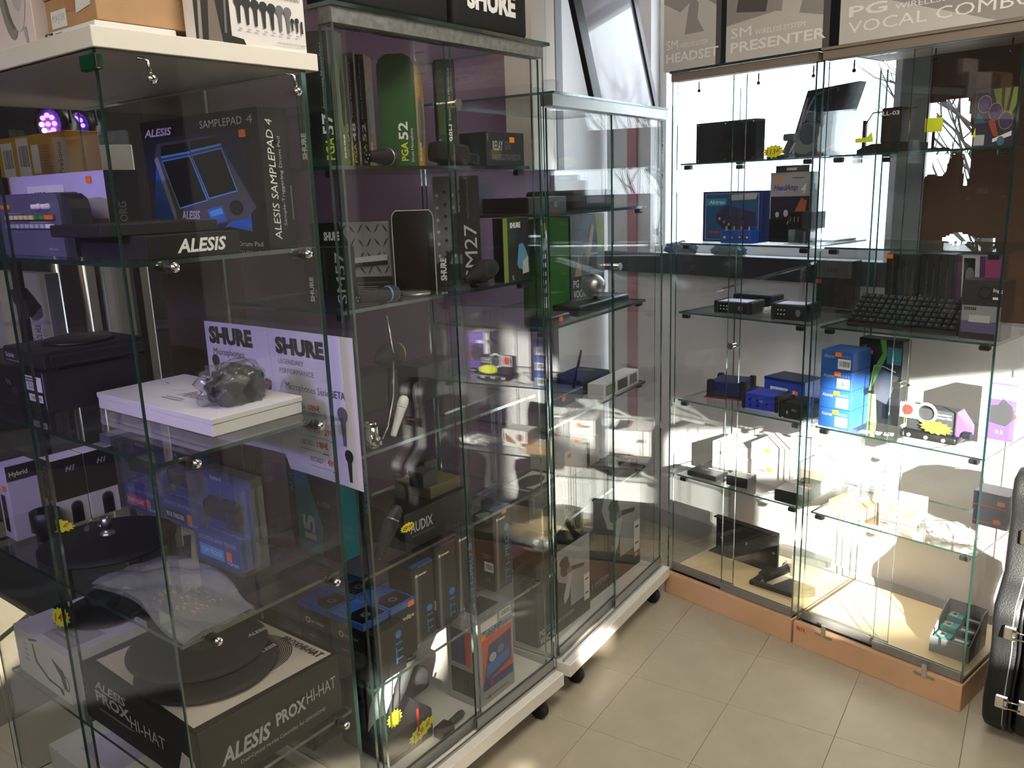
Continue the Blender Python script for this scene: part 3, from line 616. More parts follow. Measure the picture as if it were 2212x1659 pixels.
# black effect unit with round jog, stacked on a labelled carton
uu = -1.065
r = cartonU('labelled_carton', 'dark carton with two white address labels near the tower front', 'box', FB, Z, uu, -25, 107, 900, (100, 808), .235, mat('black_card', (22, 22, 24), .5), {'front': [('r', .62, .12, .98, .96, BLACK), ('p', [(.98, .1), (1, .1), (1, .98), (.98, .98)], GREY), ('r', .66, .50, .96, .86, WHITE), ('l', .70, .70, .92, .84, 2, DGREY), ('t', '22/4', .74, .56, .88, .68, DGREY), ('r', .73, .24, .95, .42, WHITE), ('b', .75, .26, .94, .40), ('t', '96', .36, .50, .44, .66, GREY), ('c', .5, .4, .05, .1, DGREY)]})
w, d, h = DIM[r.name]
t = thing('effects_unit', 'black desktop music controller with a round jog disc, resting on the dark carton', 'controller', FB, uu - .005, FB.pu(18, 800, uu)[0], Z + h + .001, -90)
mb = MB(); mb.box(0, .20, 0, .235, .008, .046, MBLK, .004); mb.build('case', t)
for x in (.03, .17):
    for y in (.03, .2): b = MB().at((x, y, 0)); b.cyl(.012, 0, .0085, BLK, 12); b.build('foot', t)
b = MB().at((.11, .12, .046)); b.lathe([(.075, 0), (.075, .006), (.068, .009), (.02, .009), (0, .009)], BLK, 28); b.build('jog_disc', t)
printed(t, (.20, .235, .046), 'front', [('t', 'Scimix', .08, .5, .3, .75, LGREY, .02), ('l', .08, .3, .5, .42, 1, GREY)])
printed(t, (.20, .235, .046), 'right', [('r', .06, .3, .95, .8, DGREY), ('r', .07, .34, .94, .76, BLACK)])
r = carton('blue_cable_pack', 'small blue packet wedged under the black controller', 'packet', FB, Z + h, uu + .012, FB.pu(60, 800, uu)[0] + .005, .05, .05, .007, RBLUE, rot=-90) if False else None
cartonU('controller_hub_box', 'white and blue upright box picturing a black hub unit', 'box', FB, 1.146, -.85, 22, 124, 775, (88, 592), .035, WCARD, {'front': [('p', [(.25, .78), (.62, .82), (.86, .62), (.86, .50), (.62, .46), (.30, .62)], BLACK), ('p', [(.62, .46), (.86, .62), (.86, .50), (.66, .40)], GREY), ('v', 'CONTROL HUB', .66, .03, .78, .40, BLACK, .02), ('v', 'ALESIS', .54, .03, .64, .22, LBLUE, .02), ('v', 'WIRELESS', .82, .05, .88, .36, LBLUE), ('p', [(.0, .3), (1, .42), (1, .47), (0, .36)], LILAC)], 'right': [('r', 0, 0, 1, 1, GREY)]}, vmax=9)
cartonU('tinted_carton', 'tall carton with purple lamp tint in its colour, on the rack beside the hub box', 'box', FB, 1.146, -.87, -70, -4, 800, (0, 565), .05, LILAC, {'front': [('r', .1, .2, .9, .8, WHITE)]}, vmax=9)  # lilac body colour stands for purple lamp light on the carton
def rackb():
    t = thing('shelf_rack', 'black open shop rack right behind the tower holding boxes', 'rack', FB, -.93, .96, 0)
    for u in (0, .31):
        for v in (0, .86): b = MB(); b.box(u, u + .02, v, v + .02, 0, 1.62, BLK); b.build('upright', t)
    for z in (.35, .75, 1.12, 1.44): b = MB(); b.box(.0, .33, .022, .858, z, z + .0245, DGREY); b.build('shelf_board', t)
rackb()
# ---- third shelf
Z = SA[2]
HB = mat('h1_black', (26, 24, 30), .45)
for k in range(2):
    u = -1.005 + .0; 
hx = [(-.985, .905, 0), (-.905, .905, 1)]
for u, v, k in hx:
    carton('recorder_box', ['black and white recorder box marked H1 with an orange price sticker', 'black and white recorder box marked H1 behind the stickered one'][k], 'box', FB, Z, u, .862, .065, .078, .178, WCARD, {
        'front': [('r', 0, .40, 1, 1, HB), ('o', .35, .78, .16, .055, .18, LGREY), ('t', 'ZOOM', .3, .86, .6, .9, LGREY, .02), ('p', [(.30, .12), (.55, .12), (.55, .5), (.40, .56), (.30, .5)], BLACK), ('c', .43, .52, .09, .06, mat('grille_orange', (200, 90, 60), .5))],
        'right': [('r', 0, .40, 1, 1, HB), ('t', 'H1', .40, .80, .72, .88, LGREY, .04, .3), ('c', .6, .28, .19, .07, GREY), ('r', .41, .02, .79, .28, DGREY), ('c', .6, .28, .14, .05, DGREY), ('r', .45, .03, .75, .25, BLACK)], 'top': [('r', .05, .1, .95, .9, LILAC)]}, rot=-90, group='recorder boxes', stick=(('front', .8, .22),) if k == 0 else ())  # lilac tops hold the purple lamp's tint
carton('recorder_kit_box', 'recorder kit box with purple lamp tint in its colour and black top at the tower far end', 'box', FB, Z, -1.085, .868, .06, .07, .19, LILAC, {'right': [('r', 0, .8, 1, 1, HB), ('t', 'Hybrid', .1, .84, .7, .92, WHITE, .02)], 'front': [('r', .2, .1, .6, .6, BLACK)]}, rot=-90, stick=(('front', .7, .7),))  # lilac body holds the purple lamp's tint
carton('grey_carton', 'plain grey carton standing behind the recorder boxes', 'box', FB, Z, -.825, .866, .055, .06, .20, mat('cool_grey_card', (150, 156, 166), .6), rot=-90)
# black cymbal pad
cu, cv = -.970, .585
r = thing('cymbal_pad', 'round black rubber cymbal pad with silver clamp post in its middle', 'cymbal pad', FB, cu, cv, Z + .0004)
RUB = mat('black_rubber', (14, 14, 15), .7)
mb = MB(); mb.lathe([(.10, 0), (.149, .010), (.152, .016), (.12, .020), (.03, .026), (0, .026)], RUB, 48); mb.build('pad', r)
mb = MB().at((.0, .0, .026)); mb.lathe([(.017, 0), (.017, .010), (.011, .012), (.009, .022), (.012, .024), (.012, .048), (0, .049)], STEEL, 20); mb.tube([(0, 0, .02), (-.014, .012, .03)], .004, STEEL); mb.build('clamp_post', r)
r = thing('jack_plug', 'gold tipped jack plug beside the silver clamp post', 'plug', FB, cu - .005, cv + .075, Z + .045); mb = MB(); mb.at((0, 0, 0), (0, math.pi / 2, .9)); mb.cyl(.0045, -.018, .0, BRASS, 12); mb.cyl(.0032, 0, .016, BRASS, 10); mb.cyl(.006, -.03, -.018, STEEL, 12); mb.build('plug_body', r); r.location.z = Z + .04
# puck pedal with price tag
r = thing('foot_switch', 'black drum-shaped pedal housing wearing a yellow 129 euro tag', 'pedal', FB, -1.03, .765, Z + .0004)
mb = MB(); mb.lathe([(.026, 0), (.026, .02), (.034, .024), (.034, .072), (.028, .074), (.026, .064), (0, .064)], BLK, 28); mb.build('housing', r)
startag(r, (.012, -.037, .036), .088, .036, (0, 0, math.radians(-58)), '129 €')
# trigger blister packs
NBL = mat('trigger_blue', (44, 66, 140), .45)
def trigger(label, u, v, bandm, word, sensor, hgt=.155):
    t = thing('trigger_pack', label, 'blister pack', FB, u, v, Z + .0004, -90, 'drum trigger packs'); w, d = .115, .052; t.scale = (1.42, 1.0, 1.32)
    mb = MB(); mb.box(0, w, .004, .006, 0, hgt, NBL); mb.build('backing_card', t)
    printed(t, (w, .004, hgt), 'front', [('t', 'Roland', .1, .90, .36, .95, WHITE, .02), ('c', .3, .78, .03, .03, mat('fog_grey', (110, 104, 120), .6)), ('c', .75, .7, .03, .03, MATS['fog_grey'])], lift=-.0034 if False else .0006).location.y = .004
    b = MB(); b.box(0, w, -.036, .003, .004, .058, NBL, .001); b.prism([(0, .058), (w, .058), (w, .058), (0, .058)], -.03, -.02, NBL) if False else None; b.build('carton_foot', t)
    printed(t, (w, .038, .054), 'front', [('t', 'ACOUSTIC DRUM TRIGGER', .06, .72, .92, .86, LGREY, .01), ('r', .05, .16, .62, .55, bandm), ('t', word, .10, .27, .58, .44, WHITE, .02), ('t', 'V-Drums', .68, .14, .94, .28, WHITE, .01)]).location = (0, -.036, .004)
    printed(t, (w, .038, .058), 'top', [('t', 'for Acoustic Drums with Trigger', .1, .3, .95, .55, LGREY)]).location = (0, -.036, 0)
    b = MB(); b.at((.058, -.016, .098), (.25, .1, .3)); b.box(-.035, .03, -.014, .014, -.016, .018, BLK, .006); b.box(.012, .036, -.017, .017, -.028, .012, MBLK, .004); b.cyl(.004, .012, .022, CHROME, 10); b.build('trigger_sensor', t)
    b = MB()
    b.box(-.006, w + .006, -.040, -.0395, 0, hgt + .004, PLASTIC); b.box(w + .0035, w + .006, -.0395, .03, 0, hgt + .004, PLASTIC); b.box(-.006, -.0035, -.0395, .03, 0, hgt + .004, PLASTIC); b.box(-.006, w + .006, -.0395, .03, hgt + .0035, hgt + .004, PLASTIC)
    for k in range(3): b.box(w + .006, w + .009, -.03 + k * .022, -.016 + k * .022, .01, hgt - .01, PLASTIC, .001)
    b.build('clear_shell', t); sticker(t, (.085, -.036, .027), 'front', w=.014, h=.015); return t
TOMW = FB.px(455, 1195, Z); trigger('clear pack of blue card with pale blue TOM TRIGGER band', -.852, .334, LBLUE, 'TOM TRIGGER', True)
trigger('clear pack of blue card with black KICK TRIGGER band', -.775, .611, BLACK, 'KICK TRIGGER', True, .14)
trigger('clear pack of blue card with red SNARE TRIGGER band', -.775, .7995, mat('band_red', (214, 60, 70), .5), 'SNARE TRIGGER', True, .14)
# clear bag with paper slip at the corner
def flatbag():
    t = thing('zip_bag', 'crumpled clear zip bag holding a folded leaflet at the tower front corner', 'plastic bag', FB, -1.105, .40, Z + .0008, -90); n = 26; rr = random.Random(2); vs = []; fs = []
    for i in range(n + 1):
        for j in range(n + 1):
            a, b = i / n, j / n; z = .002 + .010 * abs(math.sin(9 * a + 4 * b)) * (1 - a) + .008 * abs(math.sin(5 * b - 7 * a + 1)) + (.012 * (1 - abs(2 * a - .9)) if a < .9 else .0) * math.sin(3.1 * b); x = a * .385; y = (.0 + b * .155) * (1 + .15 * math.sin(3 * a)) + .02 * math.sin(5 * a); vs.append((x, y, z))
    for i in range(n):
        for j in range(n): k = i * (n + 1) + j; fs.append((k, k + n + 1, k + n + 2, k + 1))
    b = MB(); b.add(vs, fs, BAGFILM, True); b.add([(x, y, .0006) for x, y, z in vs], [tuple(reversed(f)) for f in fs], BAGFILM, True); b.build('bag_film', t)
    b = MB(); b.add([(.19, .03, .0025), (.37, .02, .003), (.375, .135, .003), (.2, .14, .0025)], [(0, 1, 2, 3)], mat('grey_leaflet', (92, 92, 94), .6)); b.build('leaflet', t)
    b = MB(); 
    for k in range(28): x = .16 + .14 * rr.random(); y = .04 + .08 * rr.random(); b.box(x, x + .004 + .01 * rr.random(), y, y + .004, .0032, .007 + .004 * rr.random(), mat('screw_gold', (190, 170, 110), .4, .5))
    tag(b.build('loose_hardware', t), kind='stuff')
flatbag()
# ---- fourth shelf
Z = SA[3]
WTOP = mat('warm_white_print', (196, 184, 172), .55); CHAR = mat('charcoal_card', (24, 22, 21), .5)
r = thing('hi_hat_box', 'large charcoal box with white top lettered PROX HI-HAT', 'box', FB, -1.112, .49, Z + .0004, -90); w, d, h = .455, .352, .142
mb = MB(); mb.box(0, w, 0, d, 0, h, CHAR, .0015); mb.build('box_body', r)
its = [('r', .0, 0, 1, 1, CHAR), ('p', [(.12, .02), (.97, .02), (.97, .96), (.12, .96)], WTOP)]
for k in range(16): its.append(('o', .66, .66, .20 - .010 * k, .26 - .013 * k, .035 + .003 * k, DGREY))
for k in range(5): its.append(('o', .60, .36, .26 - .02 * k, .30 - .023 * k, .03, CHAR))
its += [('t', 'PROX HI-HAT', .95, .74, .73, .80, BLACK, .03)]
printed(r, (w, d, h), 'top', [('r', .0, 0, 1, 1, CHAR), ('p', [(.05, .06), (.95, .02), (.98, .97), (.10, .97)], WTOP)] + its[2:-1] + [('t', 'PROXHI-HAT', .66, .88, .96, .94, BLACK, .02, .1)])
printed(r, (w, d, h), 'right', [('t', 'ALESIS', .12, .30, .46, .56, LGREY, .03, .25), ('t', 'PROX', .50, .40, .72, .62, LGREY, .035), ('t', 'HI-HAT', .73, .46, .96, .66, LGREY, .0), ('t', 'Dual-Cymbal Hi-Hat Controller for DM10/DM8', .24, .16, .86, .24, LGREY)])
printed(r, (w, d, h), 'front', [('t', 'ALESIS', .10, .66, .40, .82, LGREY, .03, .25), ('t', 'PROX', .10, .44, .42, .64, LGREY, .035), ('t', 'HI-HAT', .42, .36, .72, .56, LGREY), ('l', .12, .28, .5, .36, 1, GREY), ('p', [(.80, .1), (.86, .55), (.95, .5), (.98, .2), (.93, .0), (.82, .0)], mat('pale_grey_print', (190, 188, 186), .5))])
def hat(label, x, y, z, tilt, rad, bell=1):
    t = thing('hi_hat_pad', label, 'cymbal pad', FB, x, y, z)
    t.rotation_euler = (math.radians(tilt), math.radians(tilt * .6), FB.ang)
    mb = MB(); mb.lathe([(.03, -.004), (rad * .9, -.004), (rad, 0), (rad * .97, .004)] + [(rad * (.97 - .085 * k), .0045 + .0025 * (k % 2) + .0012 * k) for k in range(1, 8)] + ([(.05, .016), (.045, .024), (.018, .030), (0, .03)] if bell else [(0, .015)]), RUB, 56); mb.build('pad', t)
    mb = MB(); vs, fs = text_mesh('ALESIS', .03, .2); mb.add([(rad * .50 + .05 * a, -rad * .55 + .012 * b, .0155) for a, b in vs], fs, LGREY); mb.build('lettering', t); return t
hat('ribbed black hi-hat pad lying on top of the second pad on the charcoal box', -.955, .27, Z + h + .0365, 2.0, .150)
hat('black hi-hat pad resting directly on the charcoal box lid', -.965, .225, Z + h + .009, 0, .150, 0)
hb = carton('clamp_box', 'white box with lilac lid printed with a curved clamp drawing', 'box', FB, Z, -1.115, .845, .275, .20, .125, WCARD, {'front': [('p', [(.36, .84), (.39, .84), (.42, .50), (.62, .28), (.86, .24), (.88, .12), (.84, .1), (.80, .20), (.60, .22), (.38, .46)], DGREY), ('p', [(.72, .80), (.93, .66), (.96, .3), (.90, .26), (.86, .5), (.76, .7)], DGREY), ('o', .95, .42, .06, .16, .2, DGREY), ('l', .18, .35, .28, .8, 4, LGREY), ('p', [(.30, .90), (.48, 1), (.49, .97), (.32, .86)], DGREY)],
    'top': [('r', 0, 0, 1, 1, LILAC), ('r', .42, .1, .9, .55, mat('lilac_grey', (160, 150, 180), .6)), ('l', .5, .18, .8, .4, 3, GREY)]}, rot=-90)
r = thing('small_pad', 'small round black pad on the white clamp box with a yellow star tag', 'cymbal pad', FB, -.95, .70, Z + .1278)
mb = MB(); mb.lathe([(.06, 0), (.098, .006), (.10, .014), (.06, .020), (.03, .03), (0, .032)], RUB, 40); mb.lathe([(.04, .02), (.045, .05), (.02, .055), (0, .055)], BLK, 24); mb.build('pad', r)
startag(r, (-.116, -.02, .044), .05, .056, (0, 0, math.radians(-62)), '149')
mb = MB().at((-.112, -.018, .056), (0, .5, math.radians(-62))); mb.prism([(-.025, 0), (0, -.032), (.025, 0), (0, .036)], .001, .003, BLK); mb.build('tag_card', r)
carton('adapter_box', 'dark box with lilac label beyond the white clamp box', 'box', FB, Z, -.86, .868, .12, .07, .10, HB, {'front': [('r', .1, .3, .7, .7, LILAC)], 'top': [('r', .1, .1, .6, .6, LILAC)]}, rot=-90)
# ---- tower floor
Z = .08
carton('open_white_box', 'long white box lying in the sunlit bottom of the tower', 'box', FB, Z, -1.10, .80, .42, .20, .12, WCARD, {'top': [('r', .2, .2, .6, .8, LILAC)]}, rot=-90)
carton('grey_case', 'grey slotted electronics case on the tower floor', 'case', FB, Z, -1.09, .345, .30, .26, .16, mat('warm_grey_metal', (120, 112, 106), .4, .3), {'front': [('l', .1, .2, .6, .8, 8, DGREY)], 'right': [('r', .2, .4, .5, .6, RBLUE)]}, rot=-90)
lump('crumpled_plastic', 'crumpled clear plastic packaging on the tower floor', 'packaging', FB, -1.0, .20, .2412, .05, (1, 1, 1), WCARD, FILM, 9)
# ================================================================ ON AND IN THE WIDE SHOWCASE
def mic(parent, name, p, rot, L=.165, r=.012, R=.024, body=None, head=None, ring=None):
    """hand microphone along its own +x, connector end at 0"""
    body = body or MBLK; head = head or DGREY
    mb = MB().at(p, (rot[0], rot[1] + math.pi / 2, rot[2])); mb.lathe([(r * .8, 0), (r * .95, .003), (r, .02), (r * 1.45, L * .68), (R * .92, L * .72)], body, 20)
    mb.lathe([(R * .92, L * .72), (R, L * .76), (R * 1.02, L * .84), (R * .86, L * .95), (R * .45, L), (0, L * 1.005)], head, 20)
    mb.lathe([(R * .95, L * .715), (R * 1.0, L * .73), (R * .97, L * .75)], ring or STEEL, 20)
    for a in range(3): mb.sphere((r * .4 * math.cos(a * 2.1), r * .4 * math.sin(a * 2.1), -.001), .0016, CHROME, 6)
    return mb.build(name, parent)
def hmic(label, fr, u, v, z, ang, L=.165, r=.012, R=.024, group=None, **k):
    t = thing('microphone', label, 'microphone', fr, u, v, z + R * 1.03, ang, group); mic(t, 'mic_body', (0, 0, 0), (0, 0, 0), L, r, R, **k); return t
Z = 1.9165
# black hard cases on the roof
for k, (xl, xr, lab) in enumerate(((735, 975, 'plain black rounded hard case on the wide showcase roof'), (985, 1143, 'black rounded hard case with big white brand lettering on the showcase roof'))):
    u0 = FB.pv(xl, 30, .0)[0]; u1 = FB.pv(xr, 70, .0)[0]; r = thing('hard_case', lab, 'case', FB, u0, .004, Z + .0006, 0)
    mb = MB(); mb.box(0, u1 - u0, 0, .10, 0, .26, MBLK, .012); mb.build('shell', r)
    printed(r, (u1 - u0, .10, .26), 'front', [('r', .02, .52, .98, .525, DGREY)] + ([('t', 'SHURE', .16, .17, .82, .38, WHITE, .05)] if k else []))
# ---- microphone boxes on the top shelf
Z = SB[0]
OLIVE = mat('olive_stripe', (96, 110, 46), .5); PGREEN = mat('box_green', (34, 80, 37), .45); MAROON = mat('box_maroon', (60, 26, 34), .45); MICG = mat('mic_slate', (84, 92, 104), .5)
SUB = [('v', 'Microphone', .80, .52, .86, .86, WHITE)]
def pga(label, xl, xr, yt, num, sub, body, side, v, d=.085, rot=-58, micm=BLACK, yb=360, extra=()):
    fi = [('p', [(.30, .08), (.52, .06), (.58, .5), (.60, .82), (.48, .92), (.34, .88), (.28, .6)], micm) if micm else ('r', .05, .9, .2, .95, body), ('v', 'SHURE', .04, .06, .16, .26, WHITE, .04), ('v', 'PGA', .62, .05, .84, .22, mat('yellow_print', (206, 206, 60), .5), .02), ('v', num, .58, .24, .86, .40, WHITE, .02), ('v', sub, .62, .44, .74, .92, WHITE)] + list(extra)
    r = cartonpx('microphone_box', label, 'box', FB, Z, xl, xr, yb, yt, d, body, {'front': fi, 'right': [('r', 0, 0, 1, 1, side), ('v', 'SHURE', .30, .06, .52, .24, WHITE, .04), ('c', .55, .52, .30, .22, micm or MICG)]}, v=v, rot=rot, group='microphone boxes'); return r
stripes = [('r', .06 + .07 * k, .3, .085 + .07 * k, .98, OLIVE) for k in range(4)] + [('r', .88, .2, .9, .98, OLIVE), ('r', .93, .2, .95, .98, OLIVE)]
pga('tall green striped microphone box numbered 57', 652, 742, 70, '57', 'Instrument Microphone', DGREEN, OLIVE, .15, .05, extra=stripes, micm=BLACK)
pga('green microphone box half hidden behind the one numbered 57', 741, 762, 120, '58', 'Vocal Microphone', DGREEN, OLIVE, .20, .018, micm=None)
pga('narrow maroon microphone box numbered 48', 752, 778, 115, '48', 'Vocal Microphone', MAROON, MAROON, .21, .028, micm=None)
pga('dark green microphone box numbered 52 with gold side', 772, 800, 118, '52', 'Drum Microphone', DGREEN, GOLD, .22, .07, micm=None)
r = thing('microphone_box', 'bright green shoulder-cut microphone box numbered 52 with gold side', 'box', FB, *FB.px(826, 368, Z), Z + .0004, -58, 'microphone boxes'); u_, v_, w, h = locate(FB, Z, 826, 905, 360, 118, .13, -58)
r.location = FB.pt(u_, .13, Z + .0004)
mb = MB(); mb.prism([(0, 0), (w, 0), (w, h * .9), (w * .92, h * .96), (w * .72, h), (w * .28, h), (w * .08, h * .96), (0, h * .9)], 0, .095, PGREEN); mb.build('box_body', r)
printed(r, (w, .095, h), 'front', [('v', 'PGA', .55, .05, .74, .22, mat('yellow_print'), .02), ('v', '52', .50, .24, .76, .40, WHITE, .02), ('v', 'Drum Microphone', .82, .04, .91, .34, WHITE)]); printed(r, (w, .095, h * .9), 'right', [('r', 0, 0, 1, 1, GOLD), ('c', .5, .45, .32, .26, MICG), ('v', 'SHURE', .22, .05, .42, .24, WHITE, .03), ('v', 'A52', .70, .2, .88, .38, LGREY, .02)])
pga('green striped microphone box numbered 98H behind the door lock', 950, 990, 128, '98H', 'Instrument Microphone', DGREEN, OLIVE, .12, .05, -40, micm=None, extra=[('r', .10 + .07 * k, .3, .125 + .07 * k, .98, OLIVE) for k in range(5)])
cartonpx('wireless_guitar_box', 'low slate-black box lettered RELAY G10', 'box', FB, Z, 1052, 1133, 362, 284, .09, mat('slate_black', (34, 38, 42), .5), {'front': [('t', 'R', .02, .72, .07, .94, GREY, .02), ('t', 'RELAY', .16, .46, .42, .74, LGREY, .015), ('t', 'G10', .47, .48, .62, .74, GREY), ('t', 'WIRELESS GUITAR FREEDOM', .14, .16, .88, .34, GREY)]}, v=.047, rot=0, stick=(('front', .66, .78),))
t = hmic('stubby black microphone lying before the green boxes', FB, *FB.px(800, 365, Z), Z, 10, .10, .013, .020); t.location = FB.pt(FB.pv(796, 345, .07)[0], .07, Z + .021)
t = thing('drum_microphone', 'bulky black drum microphone with gold connector on the top shelf', 'microphone', FB, FB.pv(935, 340, .07)[0], .07, Z + .006)
mb = MB().at((0, 0, .026), (0, .12, -.15)); mb.box(0, .10, -.026, .026, -.02, .028, MBLK, .012); mb.box(.085, .14, -.012, .012, -.014, .012, BLK, .005); mb.build('mic_body', t); mb = MB().at((.028, -.028, .012), (math.pi / 2, 0, 0)); mb.cyl(.007, -.004, .01, BRASS, 12); mb.build('connector', t)
# ---- second shelf
Z = SB[1]
PLATE = mat('tread_plate', (150, 152, 154), .35, .3)
def tread(x0, y0, x1, y1, n, seed):
    q = [('r', x0, y0, x1, y1, PLATE)]; k = 0
    for i in range(n):
        for j in range(4):
            x = x0 + (i + .5) * (x1 - x0) / n; y = y0 + (j + .5) * (y1 - y0) / 4; s = 1 if (i + j) % 2 else -1; a = (x1 - x0) / n * .38; b = (y1 - y0) / 4 * .34
            q.append(('p', [(x - a, y - s * b), (x - a * .2, y - s * b * .2 - .025), (x + a, y + s * b), (x + a * .2, y + s * b * .2 + .025)], DGREY))
    return q
carton('microphone_box', 'black microphone box with upright SM57 lettering', 'box', FB, Z, -.655, .165, .105, .04, .132, BLACK, {'front': [('r', .30, .0, .31, 1, DGREY), ('v', 'SHURE', .10, .10, .20, .52, WHITE, .04), ('v', 'SM57', .74, .08, .96, .92, LGREY, .0), ('r', .48, .3, .53, .95, DGREY), ('l', .23, .12, .28, .4, 1, GREY)]}, rot=-70, group='microphone boxes')
carton('microphone_box', 'black SM81 microphone box printed with bright tread plate', 'box', FB, Z, FB.pv(850, 640, .15)[0] - .19 * .574, .15 + .19 * .819, .19, .06, .178, BLACK, {'front': tread(.36, .26, 1.0, 1.0, 6, 1) + [('p', [(.30, .0), (.52, .6), (.36, 1), (.3, 1)], BLACK), ('p', [(.30, .40), (.96, .46), (.96, .56), (.3, .5)], LGREY), ('p', [(.30, .38), (.96, .42), (.96, .48), (.3, .43)], BLACK), ('t', 'SHURE', .16, .76, .36, .88, WHITE, .05), ('t', 'SM81', .22, .04, .52, .22, WHITE, .02), ('t', 'Legendary Instrument Microphone', .55, .16, .96, .20, GREY), ('l', .55, .03, .9, .14, 4, GREY)]}, rot=-55, group='microphone boxes')
u_, v_, w, h = locate(FB, Z, 858, 946, 668, 456, .125, -50)
r = thing('flat_speaker_panel', 'upright black glossy panel with rounded top and pale rim', 'panel', FB, u_, .125, Z + .0004, -50); q = [(0, 0), (w, 0), (w, h * .92), (w * .97, h * .965), (w * .9, h), (w * .1, h), (w * .03, h * .965), (0, h * .92)]
mb = MB(); mb.prism(q, 0, .012, mat('piano_black', (8, 8, 9), .12)); mb.build('panel_body', r); mb = MB(); mb.tube([(a, -.0005, b) for a, b in q[1:] + q[:1]], .0012, LGREY, 6, False); mb.build('rim', r)
mb = MB().at((w * .5, -.012, .004)); mb.lathe([(w * .34, 0), (w * .36, .003), (w * .30, .006), (0, .006)], STEEL, 24); mb.build('foot', r)
cartonpx('microphone_box', 'tall black SM27 microphone box with studded metal print', 'box', FB, Z, 948, 1044, 660, 382, .055, BLACK, {'front': [('r', .0, .2, .58, 1, mat('stud_grey', (104, 106, 110), .45))] + [('c', .08 + .17 * (k % 4), .28 + .11 * (k // 4) + .03 * (k % 2), .035, .016, BLACK if k % 2 else LGREY) for k in range(24)] + [('p', [(.36, .30), (.70, .30), (.72, .62), (.6, .68), (.42, .66)], BLACK), ('p', [(0, .2), (.4, .35), (.3, .2)], BLACK), ('v', 'SHURE', .08, .05, .22, .26, WHITE, .04), ('v', 'SM27', .64, .05, .92, .56, LGREY), ('v', 'Multi-Purpose Microphone', .72, .62, .78, .96, GREY)]}, v=.175, rot=-50, group='microphone boxes')
FIG = mat('figure_blue', (92, 140, 176), .5); YG = mat('yellow_green', (120, 140, 50), .5)
carton('wireless_system_box', 'green-edged black wireless box with a pale blue figure printed on it', 'box', FB, Z, -.094, .046, .115, .035, .168, BLACK, {'front': [('r', 0, 0, .16, 1, YG), ('p', [(.16, 1), (.6, 1), (.4, .6), (.16, .5)], DGREEN), ('t', 'SHURE', .26, .84, .66, .93, WHITE, .05), ('p', [(.50, .28), (.58, .58), (.72, .60), (.84, .50), (.95, .34), (.8, .16), (.55, .2)], FIG), ('p', [(.72, .30), (.92, .38), (.95, .12), (.7, .1)], LGREY), ('l', .3, .7, .6, .8, 3, DBLUE), ('t', 'PG', .30, .02, .36, .1, WHITE)]})
hmic('dark microphone lying with its connector forward under the SM81 box', FB, FB.pv(742, 662, .052)[0] + .05, .058, Z, 0, .12, .012, .019, ring=LBLUE)
hmic('brownish microphone lying behind the dark one on the second shelf', FB, -.345, .165, Z, 4, .095, .011, .017, body=mat('bronze_body', (70, 62, 54), .4, .4), head=mat('bronze_head', (96, 86, 74), .4, .4))
t = thing('headset_microphone', 'black windscreen microphone before the studded box', 'microphone', FB, FB.pv(1022, 605, .056)[0], .056, Z + .0004, 0); mb = MB().at((0, 0, .030), (0, math.pi / 2 - .2, 0)); mb.lathe([(.008, -.03), (.012, 0), (.024, .02), (.027, .06), (.020, .085), (0, .095)], MBLK, 20); mb.build('windscreen', t); mb = MB(); mb.box(.0, .05, -.014, .014, 0, .012, BLK, .003); mb.build('cradle', t)
